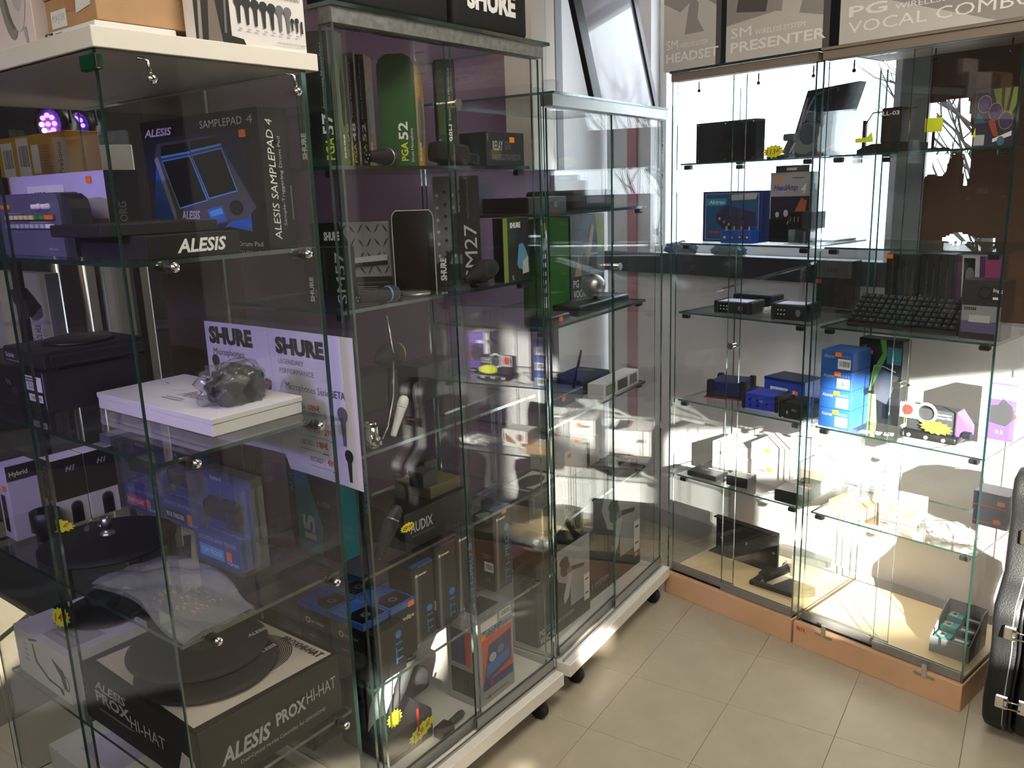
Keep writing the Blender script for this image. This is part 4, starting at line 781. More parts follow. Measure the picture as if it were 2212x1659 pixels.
# price posters hung between the tower and the showcase
def poster():
    t = thing('price_poster', 'pair of white microphone price lists with red euro prices, joined side by side', 'poster', FB, -.702, .505, .928, -90); W_, H_ = .535, .335; n = 40; vs = []; fs = []
    def bend(x, z): return .010 * math.sin(math.pi * x / W_) * (1 - z / H_) + .004 * math.sin(7 * x)
    def edge(x): return 0 if x > .20 else .10 * (1 - x / .20) ** .6
    POSTER = mat('poster_paper', (226, 222, 230), .6)
    for i in range(n + 1):
        x = W_ * i / n; lo = .0 if x > .26 else .035
        for j in range(9): z = lo + (H_ - lo) * j / 8; vs.append((x, bend(x, z), z))
    for i in range(n):
        for j in range(8): k = i * 9 + j; fs.append((k, k + 9, k + 10, k + 1))
    k = len(vs); b = MB(); b.add(vs + [(x, y + .0008, z) for x, y, z in vs], fs + [tuple(reversed([a + k for a in f])) for f in fs], POSTER, True); b.build('paper_sheet', t)
    mb = MB(); lay = [0]
    def put(vv, ff, m): lay[0] += 1; mb.add([(x, bend(x, z) - .0008 - .00005 * lay[0], z) for x, z in vv], ff, m)
    def tx(s, x0, z0, x1, z1, m, bold=0, sh=0): a, f = text_mesh(s, bold, sh); put([(W_ * (x0 + p * (x1 - x0)), H_ * (z0 + q * (z1 - z0))) for p, q in a], f, m)
    def rc(x0, z0, x1, z1, m): put([(W_ * x0, H_ * z0), (W_ * x1, H_ * z0), (W_ * x1, H_ * z1), (W_ * x0, H_ * z1)], [(0, 1, 2, 3)], m)
    def mc(x, z, h, m): q = [(-.06, 0), (.06, 0), (.1, .62), (.17, .7), (.2, .82), (.16, .94), (.06, 1), (-.06, 1), (-.16, .94), (-.2, .82), (-.17, .7), (-.1, .62)]; put([(W_ * x + a * h * H_, H_ * (z + b * h)) for a, b in q], [tuple(range(12))], m)
    rc(.455, .1, .457, 1, LGREY)
    tx('SHURE', .03, .84, .34, .97, BLACK, .06); tx('Microphones', .05, .745, .27, .81, DGREY, .02); tx('SHURE', .50, .83, .82, .95, BLACK, .06); tx('LEGENDARY', .51, .765, .68, .80, GREY, .01); tx('PERFORMANCE', .51, .70, .74, .735, GREY, .01); tx('Microphones Série BETA', .54, .575, .93, .64, DGREY, .025)
    mc(.06, .54, .22, BLACK); mc(.07, .33, .2, GREY); mc(.415, .42, .22, BLACK); mc(.905, .28, .26, GREY); mc(.925, .04, .22, DGREY)
    for s, p, x, z in (('> PGA58 :', '69€', .09, .68), ('PGA57 :', '69€', .25, .58), ('> PGA52 :', '139€', .11, .47), ('> BETA58 :', '189€', .57, .47), ('BETA57 :', '219€', .66, .32), ('> BETA52 :', '189€', .60, .22), ('BETA27 :', '439€', .66, .11)):
        tx(s, x, z, x + .10, z + .035, GREY, .01); tx(p, x + .115, z, x + .19, z + .045, RED, .025); rc(x, z - .035, x + .14, z - .027, LGREY); rc(x + .15, z - .04, x + .19, z - .03, GREY)
    mb.build('poster_print', t)
poster()
# ---- third shelf
Z = SB[2]
r = thing('desk_microphone', 'black shock-mounted microphone arm with thin wire and tan end cap', 'microphone', FB, FB.pv(850, 985, .12)[0], .12, Z + .0004)
mb = MB(); mb.lathe([(.05, 0), (.052, .006), (.02, .012), (.008, .014)], MBLK, 24); mb.build('base', r); mb = MB(); mb.tube([(0, 0, .012), (.004, 0, .12), (.01, 0, .18)], .006, MBLK); mb.build('stem', r)
mb = MB().at((.01, 0, .19), (0, math.pi / 2, .3)); mb.lathe([(.004, -.075), (.03, -.02), (.032, .02), (.028, .024)], MBLK, 20); mb.build('windscreen', r); mb = MB().at((.01, 0, .19), (0, math.pi / 2, .3)); mb.lathe([(.027, .024), (.027, .034), (0, .036)], mat('tan_cork', (190, 150, 96), .7), 20); mb.build('end_cap', r)
mb = MB(); mb.tube([(-.01, -.02, .29), (-.005, -.03, .2), (-.02, -.035, .1), (-.05, -.04, .03), (-.07, -.04, .006)], .0018, CHROME, 6); mb.build('wire', r)
t = hmic('slim white pencil microphone leaning on the third shelf', FB, FB.pv(850, 955, .06)[0], .06, Z, 0, .10, .008, .013, body=WHITE, head=WHITE, ring=WHITE); t.rotation_euler = (0, math.radians(-62), FB.ang); t.location.z = Z + .012
for k, x in enumerate((818, 834)):
    r = thing('chrome_holder', ['chrome microphone holder ring next to the white pencil microphone', 'chrome microphone holder ring hugging the price poster edge'][1 - k], 'holder', FB, FB.pv(x, 1010, .05)[0], .066 + .03 * k, Z + .0004); mb = MB(); mb.lathe([(.014, 0), (.016, .004), (.016, .05), (.013, .05), (.013, .006)], CHROME, 20); mb.build('ring', r); mb = MB(); mb.box(-.004, .004, -.03, -.015, .01, .02, CHROME, .001); mb.build('screw', r)
for k, (u, v, w, lab) in enumerate(((-.42, .30, .16, 'dark plain carton at the back of the third shelf with orange stickers'), (-.22, .26, .17, 'second dark plain carton at the third shelf right half'))):
    carton('dark_carton', lab, 'box', FB, Z, u, v, w, .10, .10, mat('ink_card', (44, 42, 50), .55), stick=(('front', .8, .7), ('front', .78, .25)) if k == 0 else ())
# ---- fourth shelf
Z = SB[3]
TQ = mat('turquoise_print', (28, 110, 124), .5)
cartonU('drum_microphone_box', 'turquoise and black drum microphone box with large i5 lettering', 'box', FB, Z, -.635, 640, 738, 1195, (730, 1000), .06, TQ, {'front': [('p', [(.30, 1), (1, 1), (1, 0), (.62, 0), (.66, .3), (.50, .6)], BLACK), ('r', 0, 0, .12, 1, BLACK), ('v', 'AUDIX', .02, .58, .10, .96, TQ, .02), ('v', 'i5', .24, .14, .50, .40, LGREY, .04), ('t', 'AUDIX', .58, .52, .86, .57, GREY, .01)]})
for k in range(3): carton('drum_microphone_box', ['black drum microphone box behind the turquoise one', 'black drum microphone box second behind the turquoise one', 'black drum microphone box deepest behind the turquoise one'][k], 'box', FB, Z, -.570 + .001 * k, .17 + .085 * k, .06, .08, .20, BLACK, {'front': [('v', 'AUDIX', .7, .4, .9, .9, TQ, .02)]}, group='black drum microphone boxes')
r = carton('audix_case', 'wide black carton with slanting silver AUDIX lettering', 'box', FB, Z, FB.pv(880, 1240, .06)[0], .06, .24, .16, .095, mat('brown_black', (26, 22, 20), .5), {'front': [('t', 'AUDIX', .08, .42, .42, .72, LGREY, .02), ('t', 'PROFESSIONAL MICROPHONES', .10, .30, .44, .36, GREY)]})
mb = MB().at((0, 0, .095)); mb.box(.12, .235, .02, .15, 0, .03, mat('olive_card', (92, 82, 58), .6), .001); mb.build('lid_tray', r)
for k in range(3): carton('small_black_box', ['small dark box lying on the olive tray', 'small dark box beside the olive tray corner', 'small dark box at the rear of the olive tray'][k], 'box', FB, Z + .126 if k != 1 else Z, [-.40, -.24, -.33][k], [.09, .08, .15][k], .05, .05, .04, DGREY)
t = hmic('dark microphone hanging clipped with a yellow star tag', FB, FB.pv(815, 1110, .04)[0], .048, Z + .075, 0, .13, .013, .016); t.rotation_euler = (0, math.radians(-55), FB.ang); startag(t, (.09, -.022, -.035), .05, .024, (0, math.radians(55), 0), '89'); t.location.z = Z + .028
mb = MB(); mb.at((.02, 0, 0)); mb.cyl(.010, -.02, .01, BLK, 12); mb.build('clip', t)
# ---- fifth shelf: vocal microphone cartons
Z = SB[4]
CIR = mat('logo_blue', (40, 130, 200), .5)
k = 0
for j in range(2):
    for i in range(2):
        r = carton('microphone_carton', ['black carton with blue lid edge next to the showcase glass', 'black carton with blue lid edge deeper beside the glass', 'black carton with blue lid edge and orange sticker behind the first', 'black carton with blue lid edge deepest in the block'][k], 'box', FB, Z, -.648 + .092 * j, .075 + .125 * i, .085, .118, .150, mat('box_ink', (20, 20, 22), .45), {
            'top': [('r', 0, 0, 1, 1, BLUE), ('p', [(.05, .05), (.95, .05), (.95, .55), (.35, .6), (.05, .4)], BLACK), ('c', .5, .3, .14, .1, GREY), ('c', .5, .3, .07, .05, BLACK)], 'left': [('r', 0, .90, 1, 1, BLUE), ('c', .32, .70, .08, .06, LGREY), ('c', .32, .70, .04, .03, BLACK), ('t', 'prodipe', .44, .66, .84, .74, LGREY, .01), ('l', .3, .4, .6, .46, 1, GREY)],
            'front': [('r', 0, .90, 1, 1, BLUE), ('c', .16, .70, .09, .065, WHITE), ('c', .16, .70, .045, .033, BLACK), ('t', 'prodipe', .30, .66, .92, .76, WHITE, .015)]}, group='blue-lidded cartons', stick=(('front', .82, .93),) if j == 1 else ()); k += 1
for k, (u, v, h, pro, lab) in enumerate(((-.455, .10, .21, '', 'black TT1 carton standing next to the blue-lidded cartons'), (-.365, .10, .235, '', 'black TT1 carton between two other TT1 cartons'), (-.265, .115, .24, '-PRO', 'black TT1-PRO carton leaning on the TT1 cartons'), (-.112, .105, .25, '-PRO', 'lone black TT1-PRO carton with bar code at the shelf end'))):
    carton('vocal_microphone_carton', lab, 'box', FB, Z, u, v, .082, .085, h, mat('box_ink'), {
        'front': [('p', [(.06, 0), (.34, 0), (.40, .94), (.10, .94)], DGREY), ('p', [(.10, 0), (.22, 0), (.28, .9), (.16, .9)], GREY), ('v', 'TT1' + pro, .60, .06, .86, .30 if not pro else .66, CIR, .015), ('c', .73, (.38 if not pro else .74), .14, .045, CIR), ('r', .30, .985, 1, 1, BLUE), ('c', .22, .88, .06, .02, WHITE), ('l', .3, .86, .7, .9, 1, WHITE)],
        'left': [('b', .55, .24, .95, .36), ('l', .5, .40, .9, .46, 2, GREY), ('t', 'CE', .6, .12, .8, .17, GREY, .02)], 'top': [('r', .1, 0, 1, .2, BLUE)]}, group='TT1 cartons', stick=(('front', .62, .95),) if k == 3 else ())
carton('vocal_microphone_carton', 'black TT1 carton tucked in front of the blue-lidded cartons', 'box', FB, Z, -.645, .042, .10, .03, .13, mat('box_ink'), {'front': [('v', 'TT1', .66, .2, .9, .62, CIR, .015), ('c', .78, .78, .10, .08, CIR)]}, group='TT1 cartons')
# ---- showcase floor
Z = .12
u0, v0 = FB.px(1038, 1533, Z + .001); u1 = FB.pv(1114, 1485, v0)[0]
SILV = mat('silver_card', (168, 170, 172), .4, .2)
carton('preamp_box', 'silver box picturing a blue and orange tube preamp', 'box', FB, Z, u0, max(v0, .055), u1 - u0, .115, min(.268, hz(1035, 1340, FB.pt(u0, v0)) - Z), SILV, {
    'front': [('r', .12, .18, .95, .76, mat('print_orange', (206, 80, 40), .5)), ('p', [(.14, .24), (.92, .34), (.92, .70), (.30, .66)], DBLUE), ('p', [(.2, .30), (.86, .38), (.86, .48), (.24, .44)], BLUE), ('c', .40, .50, .10, .05, LGREY), ('c', .62, .54, .09, .05, GREY), ('r', .12, .16, .95, .26, DBLUE), ('t', '3', .30, .17, .38, .24, RED, .03), ('t', 'TubeMP', .14, .77, .66, .85, DBLUE, .03), ('t', 'Studio V3', .67, .79, .95, .84, PURPLE, .01), ('b', .62, .88, .92, .97), ('r', .1, .86, .55, .96, WHITE), ('r', .15, .07, .8, .08, DGREY), ('t', 'A', .22, .05, .3, .1, BLACK, .03)],
    'left': [('r', .15, .46, .62, .86, DBLUE), ('r', .62, .46, .8, .86, mat('print_orange')), ('r', .12, .10, .85, .40, DGREY)], 'top': [('r', .2, .2, .8, .8, DGREY)]}, stick=(('front', .16, .78),))
t = carton('carry_case', 'low charcoal carry case with a yellow star price tag on its front', 'case', FB, Z, -.585, .085, .165, .185, .085, mat('case_grey', (52, 50, 50), .6, bump=.3, bscale=300), {'front': [('r', .45, .1, .7, .22, GREY)]}, bev=.008)
startag(t, (.115, -.004, .045), .105, .045, (0, math.radians(-14), 0), '159 €')
mb = MB(); mb.box(.10, .106, -.006, -.003, .05, .115, mat('red_strap', (170, 40, 36), .5)); mb.build('strap', t)
t = thing('microphone_clamp', 'black microphone clamp lying at the showcase front edge', 'clamp', FB, -.41, .062, Z + .0004, 5); mb = MB(); mb.box(-.02, .03, -.02, .02, 0, .03, BLK, .006); mb.at((.03, 0, .018), (0, math.pi / 2, 0)); mb.lathe([(.009, 0), (.011, .05), (.008, .06), (0, .062)], BLK, 14); mb.build('jaw', t)
# sunlit folded sheet with a gun microphone
t = thing('folded_sheet', 'white folded paper sheet propped on the charcoal case, sunlit', 'paper', FB, -.60, .13, Z + .0885); n = 18; vs = []; fs = []
for i in range(n + 1):
    for j in range(7):
        a, b = i / n, j / 6; vs.append((.0 + .10 * b + .16 * a, .012 + .05 * math.sin(3.2 * a) * (1 - b) + .02 * b, .002 + .165 * a * (.6 + .4 * b) + .012 * abs(math.sin(4 * b))))
for i in range(n):
    for j in range(6): k = i * 7 + j; fs.append((k, k + 7, k + 8, k + 1))
k = len(vs); mb = MB(); mb.add(vs + [(x, y + .0008, z) for x, y, z in vs], fs + [tuple(reversed([a + k for a in f])) for f in fs], WCARD, True); mb.build('sheet', t)
t = thing('gun_microphone', 'long black gun microphone resting on the white sheet with a yellow tag', 'microphone', FB, -.545, .115, Z + .115); mb = MB().at((0, 0, 0), (0, math.radians(38), .1)); mb.lathe([(.010, 0), (.013, .01), (.013, .06), (.016, .065), (.016, .15), (.012, .165), (0, .167)], MBLK, 18); mb.build('tube', t); startag(t, (-.005, -.02, .005), .055, .05, (0, .3, 0), '')
carton('dark_tool_pouch', 'dark pouch lying at the showcase back behind the silver box', 'pouch', FB, Z, -.36, .24, .10, .12, .07, MBLK, bev=.02)
carton('black_accessory_box', 'flat black accessory box between the charcoal case and the tower', 'box', FB, Z, -.655, .30, .20, .12, .10, BLK, {'front': [('r', .1, .3, .3, .5, GREY)]})
# ================================================================ ON AND IN THE CORNER SHOWCASE
# black framed sheet leaning on the wall, standing on the roof
Z = 1.8015
u0 = F2.pv(1288, 200, .16)[0]; u1 = F2.pv(1428, 208, .16)[0]
r = thing('leaning_frame', 'black framed glazed board leaning back on the corner showcase roof', 'frame', F2, u0, .16, Z + .001); W_ = u1 - u0; H_ = .62; tl = math.radians(13)
def lean(x, y, z): return (x, y * math.cos(tl) + z * math.sin(tl), z * math.cos(tl) + .0)
def leanbox(name, x0, x1, z0, z1, m, y0=0, y1=.02):
    b = MB(); b.M = Matrix.Rotation(-tl, 4, 'X') @ Matrix.Translation((0, 0, .008)); b.box(x0, x1, y0, y1, z0, z1, m, .001); return b.build(name, r)
leanbox('frame_bar', 0, .06, 0, H_, BLK); leanbox('frame_bar', W_ - .035, W_, 0, H_, BLK); leanbox('frame_bar', .045, W_ - .035, 0, .02, BLK); leanbox('frame_bar', .045, W_ - .035, H_ - .03, H_, BLK)
leanbox('glazing', .045, W_ - .035, .02, H_ - .03, mat('glossy_sheet', (150, 146, 156), .06, spec=.9), .008, .011)
r = thing('clear_dispenser', 'small clear plastic dispenser on the corner showcase roof beside the black frame', 'dispenser', F2, F2.pv(1188, 185, .10)[0], .10, Z + .0006); mb = MB(); mb.box(0, .09, 0, .06, 0, .012, PLASTIC, .003); mb.box(.05, .09, .02, .06, .012, .06, PLASTIC, .004); mb.box(0, .05, .045, .06, .012, .035, PLASTIC, .003); mb.build('shell', r); mb = MB(); mb.box(.01, .08, .008, .045, .0125, .018, BRASS, .001); mb.build('tray', r)
Z = S2[0]
carton('receiver_unit', 'flat black receiver unit on the corner showcase top shelf', 'receiver', F2, Z, .10, .10, .22, .16, .045, BLK, {'front': [('r', .05, .2, .4, .8, DGREY), ('c', .7, .5, .04, .2, GREY)]})
carton('receiver_unit', 'black half-rack amplifier with slanted front beside the flat receiver', 'receiver', F2, Z, .42, .13, .30, .18, .06, MBLK, {'front': [('r', .3, .3, .7, .7, DGREY)]}, bev=.01)
carton('grey_blue_box', 'small grey-blue box at the start of the corner showcase top shelf', 'box', F2, Z, .09, .28, .10, .10, .09, mat('grey_blue_card', (86, 98, 126), .5))
Z = S2[1]
cartonpx('wireless_system_box', 'tall green wireless box with a white label strip', 'box', F2, Z, 1172, 1232, 690, 462, .09, GREEN, {'front': [('r', .0, .05, .22, .8, WHITE), ('r', .04, .1, .16, .5, LGREY), ('r', .22, 0, .30, 1, YG), ('c', .12, .9, .1, .06, YELLOW), ('l', .05, .15, .2, .7, 6, DGREY)]}, v=.215, rot=-16, h=.30)
SKIN = mat('skin_print', (186, 146, 110), .5); PHB = mat('photo_black', (30, 32, 36), .5)
cartonpx('wireless_system_box', 'black wireless box with a singer picture and PG VOCAL lettering', 'box', F2, Z, 1234, 1306, 645, 452, .10, PHB, {'front': [('r', 0, .3, 1, 1, mat('photo_steel', (92, 100, 112), .5)), ('p', [(.55, .35), (.75, .35), (.8, .95), (.65, 1), (.5, .8)], DGREY), ('p', [(.46, .40), (.58, .55), (.68, .85), (.62, .9), (.50, .65)], SKIN), ('p', [(.8, .6), (1, .5), (1, 1), (.72, 1)], YG), ('r', 0, .3, .06, 1, GREEN), ('t', 'PG', .06, .17, .22, .26, WHITE, .02), ('t', 'VOCAL', .06, .05, .45, .14, WHITE, .02), ('p', [(.1, .3), (.3, .3), (.22, .55)], SKIN)]}, v=.235, rot=-4, h=.30)
r = thing('award_trophy', 'black rectangular base carrying a clear plate and silver ball', 'trophy', F2, F2.pv(1252, 655, .056)[0], .056, Z + .0004); mb = MB(); mb.box(0, .36, 0, .10, 0, .034, BLK, .006); mb.build('base', r); mb = MB(); mb.prism([(.10, .034), (.18, .034), (.165, .22), (.13, .26)], .045, .052, PLASTIC); mb.build('clear_plate', r); mb = MB(); mb.sphere((.20, .055, .074), .04, STEEL, 18); mb.build('ball', r)
mb = MB(); mb.box(.115, .20, .040, .046, .18, .186, CHROME); mb.build('bar', r)
carton('flat_black_device', 'flat rounded black device beside the trophy base', 'device', F2, Z, F2.pv(1178, 702, .055)[0], .055, .15, .075, .026, BLK, bev=.006, stick=(('front', .6, .5),))
Z = S2[2]
r = thing('wireless_receiver', 'dark blue wireless receiver with two raised antennas', 'receiver', F2, F2.pv(1182, 832, .12)[0], .12, Z + .0004); mb = MB(); mb.box(0, .24, 0, .14, 0, .042, mat('navy_case', (34, 44, 76), .4), .004); mb.build('case', r)
for x, a in ((.03, -.45), (.20, .2)): mb = MB(); mb.tube([(x, .02, .03), (x + .13 * math.sin(a), .0, .03 + .14 * math.cos(a))], [.006, .004], BLK); mb.build('antenna', r)
sticker(r, (.10, 0, .03), 'front')
carton('black_radio', 'bulky black radio unit beside the blue receiver', 'radio', F2, Z, .46, .13, .22, .14, .055, MBLK, {'front': [('c', .3, .5, .08, .3, DGREY), ('c', .6, .5, .08, .3, DGREY)]}, bev=.012)
carton('window_box', 'white box with three see-through windows next to the radio', 'box', F2, Z, .46, .05, .28, .06, .05, WCARD, {'front': [('r', .06, .15, .32, .85, GREY), ('r', .38, .15, .66, .85, DGREY), ('r', .72, .15, .94, .85, GREY)]})
Z = S2[3]
carton('headset_box', 'black and white box with framed picture on the lower shelf', 'box', F2, Z, .085, .12, .22, .12, .10, BLACK, {'front': [('r', .1, .3, .8, .9, GREY), ('r', .15, .35, .75, .8, DGREY)], 'top': [('r', .1, .1, .9, .9, WHITE), ('c', .5, .5, .3, .3, DGREY)]}, stick=(('front', .85, .92),))
carton('stacked_black_box', 'small black box standing before the white carton', 'box', F2, Z, .36, .06, .14, .09, .055, BLK, {'right': [('l', .1, .3, .8, .6, 2, GREY)]})
carton('stacked_black_box', 'small black box at the lower shelf end', 'box', F2, Z, .54, .06, .15, .09, .05, BLK, {'front': [('l', .1, .3, .8, .6, 2, GREY)]})
carton('white_carton', 'white carton with dark tape and orange sticker behind black boxes', 'box', F2, Z, .42, .18, .26, .14, .13, WCARD, {'front': [('r', .62, 0, .7, 1, DGREY)], 'top': [('r', .62, 0, .7, 1, DGREY)]}, stick=(('front', .12, .85), ('front', .15, .45)))
Z = .12
def singer(dx=0): return [('r', 0, .22, 1, 1, mat('photo_pale', (150, 152, 154), .5)), ('p', [(0, .22), (.62, .22), (.62, .5), (.40, .62), (.30, .85), (.36, 1), (.0, 1)], PHB), ('c', .52, .74, .09, .10, DGREY), ('c', .50, .83, .085, .06, BLACK), ('p', [(.56, .68), (.88, .62), (.90, .66), (.60, .73)], BLACK), ('c', .60, .69, .05, .045, GREY), ('p', [(.58, .66), (.66, .64), (.58, .36), (.50, .30), (.48, .38)], LGREY), ('p', [(.0, .22), (.3, .22), (.5, .55), (.2, .6), (0, .5)], BLACK), ('r', 0, 0, 1, .22, BLACK), ('r', .88, .16, .99, .5, WHITE), ('r', .90, .42, .97, .44, BLACK), ('r', .90, .24, .97, .26, BLACK)]
carton('wireless_system_carton', 'big black carton with grey singer photograph and WIRELESS SYSTEM lettering', 'box', F2, Z, .082, .10, .315, .09, .285, BLACK, {'front': singer() + [('t', 'PG', .03, .12, .12, .19, WHITE, .02), ('t', 'WIRELESS SYSTEM', .16, .13, .66, .17, LGREY), ('t', 'VOCAL', .03, .02, .32, .10, WHITE, .02), ('r', .14, .185, .30, .20, LBLUE)]}, rot=-4)
carton('wireless_system_carton', 'big black carton with singer holding a microphone, at the showcase end', 'box', F2, Z, .405, .105, .42, .10, .365, BLACK, {'front': singer() + [('t', 'S SYSTEM', .12, .10, .4, .15, LGREY)]}, rot=-3, stick=(('front', .92, .12),))
r = thing('kick_microphone', 'silver round kick-drum microphone on a bracket lying on the big carton', 'microphone', F2, .17, .15, Z + .286); mb = MB().at((0, 0, .03), (.3, .2, 0)); mb.lathe([(.02, -.025), (.045, -.02), (.05, 0), (.045, .02), (.03, .03), (0, .034)], STEEL, 24); mb.build('capsule', r); mb = MB(); mb.tube([(.03, -.02, .02), (.10, -.03, .05), (.16, -.03, .085)], .006, STEEL); mb.at((.165, -.03, .09), (0, 1.2, 0)); mb.cyl(.016, 0, .006, BLK, 16); mb.build('bracket', r)
r.location.z = Z + .290
# ================================================================ ON AND IN THE BEECH-BASED CABINETS
Z = 1.9222
FOG = mat('fog_print', (150, 144, 138), .5); FOG2 = mat('fog_light', (198, 192, 184), .5); FOG3 = mat('fog_dark', (84, 80, 78), .5); WSY = 'WIRELESS SYSTEM'
def syscarton(label, xl, xr, yb, h, big, small, its, depth=.16, rot=0, v=-.012):
    u0 = FC.pv(xl, yb, v)[0]; u1 = FC.pv(xr, yb - 12, v)[0]
    return carton('wireless_system_carton', label, 'box', FC, Z + .0004, u0, v, u1 - u0, depth, h, BLACK, {'front': its + [('t', small, .05, .19, .26, .27, WHITE, .02), ('t', WSY, .30, .19, .78, .23, WHITE), ('t', big, .05, .07, .97, .155, WHITE, .02)], 'left': [('r', 0, 0, 1, 1, BLACK)]}, rot, 'wireless system cartons')
syscarton('grey wireless headset carton standing on the cabinet roof', 1434, 1556, 140, .36, 'HEADSET', 'SM', [('r', 0, 0, .92, 1, FOG), ('p', [(.0, 0), (.92, 0), (.92, .5), (.6, .62), (.3, .5), (0, .6)], FOG2), ('p', [(.38, .30), (.44, .52), (.50, .62), (.62, .55), (.60, .42), (.72, .30)], FOG), ('r', .92, 0, 1, 1, FOG3)])
syscarton('grey wireless presenter carton standing between two other system cartons', 1568, 1790, 122, .36, 'PRESENTER', 'SM', [('r', .0, 0, .94, 1, FOG), ('p', [(0, 0), (.94, 0), (.94, .25), (.5, .35), (0, .3)], FOG2), ('p', [(.55, .30), (.72, .30), (.80, .62), (.58, .62)], FOG2), ('p', [(.1, .4), (.4, .36), (.5, .9), (.2, .95)], FOG3), ('r', .94, 0, 1, 1, FOG3)])
syscarton('wide grey wireless vocal carton with a white label on its end', 1812, 2250, 100, .36, 'VOCAL COMBO', 'PG', [('r', 0, 0, 1, 1, FOG), ('p', [(.38, .25), (.95, .15), (.95, 1), (.5, 1)], FOG3), ('p', [(.22, .25), (.38, .3), (.5, .5), (.44, .62), (.3, .5), (.2, .9)], mat('hand_print', (176, 140, 112), .5)), ('p', [(0, 0), (.8, 0), (.3, .25), (0, .4)], FOG2), ('r', .83, .14, .97, .6, WHITE), ('r', .86, .42, .94, .44, BLACK), ('r', .86, .2, .94, .22, BLACK)])
def cpx(name, label, cat, z, xl, xr, yb, yt, d, m, prints=None, **k): return cartonpx(name, label, cat, FC, z, xl, xr, yb, yt, d, m, prints, **k)
# ---- top shelf
Z = SCS[0]
r = cpx('black_steel_box', 'black steel project box held by six corner screws', 'box', Z, 1503, 1633, 345, 268, .05, mat('satin_black', (16, 16, 17), .3), {'front': [('c', .55, .42, .045, .08, DGREY), ('c', .55, .42, .025, .045, BLACK)]}, v=.10)
w, d, h = DIM[r.name]
for x, z in ((.05, .06), (.5, .06), (.95, .06), (.05, .94), (.5, .94), (.95, .94)): mb = MB().at((x * w, 0, z * h), (math.pi / 2, 0, 0)); mb.cyl(.0028, -.001, .0018, CHROME, 8); mb.build('screw', r)
t = thing('camera_mount', 'small black swivel mount with a yellow price tag', 'mount', FC, FC.pv(1660, 335, .10)[0], .10, Z + .0004); mb = MB(); mb.box(-.01, .07, 0, .05, 0, .014, BLK, .004); mb.at((.05, .02, .014), (0, .5, 0)); mb.box(-.012, .012, -.01, .01, 0, .05, BLK, .004); mb.at((.062, .02, .055)); mb.box(-.018, .02, -.012, .012, 0, .022, DGREY, .004); mb.build('swivel', t); startag(t, (.022, -.006, .024), .08, .044, (0, -.06, 0), '113€')
t = thing('recorder_display_pack', 'leaning dark blue display pack with a grey hand-held device', 'display pack', FC, FC.pv(1700, 335, .31)[0], .31, Z + .0006); tl = .16; bw, bh = .175, .235
mb = MB(); mb.M = Matrix.Rotation(.0, 4, 'X'); q = [(0, 0), (bw, .006), (bw + .075, bh), (.068, bh - .012)]; mb.prism(q, 0, .045, mat('pack_navy', (30, 40, 66), .4)); mb.build('card_body', t)
mb = MB(); s = .28
def sh(x, z): return (x * bw + .30 * z * bh * .95 if False else x * bw + .072 * z, -.001, z * bh)
mb.prism([(.08 + .05 * math.cos(a) + .03 + .3 * .05 * math.sin(a) - .03, .07 + .055 * math.sin(a)) for a in [i * math.pi / 10 for i in range(20)]], -.012, -.001, mat('device_grey', (120, 116, 110), .4)); mb.prism([(.082 + .03 * math.cos(a), .08 + .034 * math.sin(a)) for a in [i * math.pi / 8 for i in range(16)]], -.0135, -.012, BLACK); mb.build('device', t)
mb = MB(); mb.tube([(.06, -.004, .12), (.075, -.005, .16), (.10, -.006, .205), (.13, -.005, .215), (.15, -.004, .2)], .003, LGREY, 6); mb.prism([(.12, .16), (.16, .16), (.175, .22), (.135, .22)], -.010, -.001, DGREY); mb.build('cable', t)
mb = MB(); mb.prism([(.10, .004), (.17, .035), (.172, .043), (.10, .013)], -.003, -.001, RED); mb.prism([(.02, .02), (.028, .02), (.075, .20), (.067, .20)], -.003, -.001, LGREY); mb.build('lettering', t); sticker(t, (bw * .95, 0, bh * .93), 'front', w=.03)
# ---- second shelf
Z = SCS[1]
r = cpx('splitter_box', 'blue box with white edging picturing a purple headphone splitter', 'box', Z, 1517, 1644, 524, 415, .05, DBLUE, {'front': [('r', .05, .04, .95, .96, LGREY), ('r', .06, .05, .94, .95, mat('sea_blue', (44, 84, 130), .5)), ('r', .06, .72, .42, .86, mat('cyan_tag', (60, 140, 180), .5)), ('t', 'Alctron', .12, .75, .38, .83, WHITE, .02), ('p', [(.24, .55), (.40, .74), (.9, .58), (.92, .34), (.80, .26), (.36, .22)], mat('deep_purple', (60, 46, 90), .5)), ('p', [(.24, .55), (.25, .38), (.56, .14), (.56, .3)], mat('darker_purple', (44, 34, 68), .5)), ('c', .30, .46, .02, .03, BRASS), ('c', .38, .40, .02, .03, BRASS), ('c', .46, .35, .02, .03, BRASS), ('c', .54, .28, .02, .03, BRASS), ('t', 'HP400', .12, .16, .30, .22, RED, .03), ('p', [(.50, .93), (.93, .96), (.9, .84), (.48, .82)], LGREY)]}, v=.12)
r = cpx('headphone_splitter', 'small blue four-jack splitter standing before its own box', 'splitter', Z, 1556, 1622, 526, 498, .05, RBLUE, v=.055)
w, d, h = DIM[r.name]
for k in range(4): mb = MB().at((w * (.14 + .24 * k), 0, h * .45), (math.pi / 2, 0, 0)); mb.lathe([(.0062, 0), (.0062, .002), (.0035, .0025), (.0035, .004)], BRASS, 14); mb.build('jack', r); mb = MB().at((w * (.14 + .24 * k), .012, h)); mb.cyl(.004, 0, .014, CHROME, 10); mb.build('knob', r)
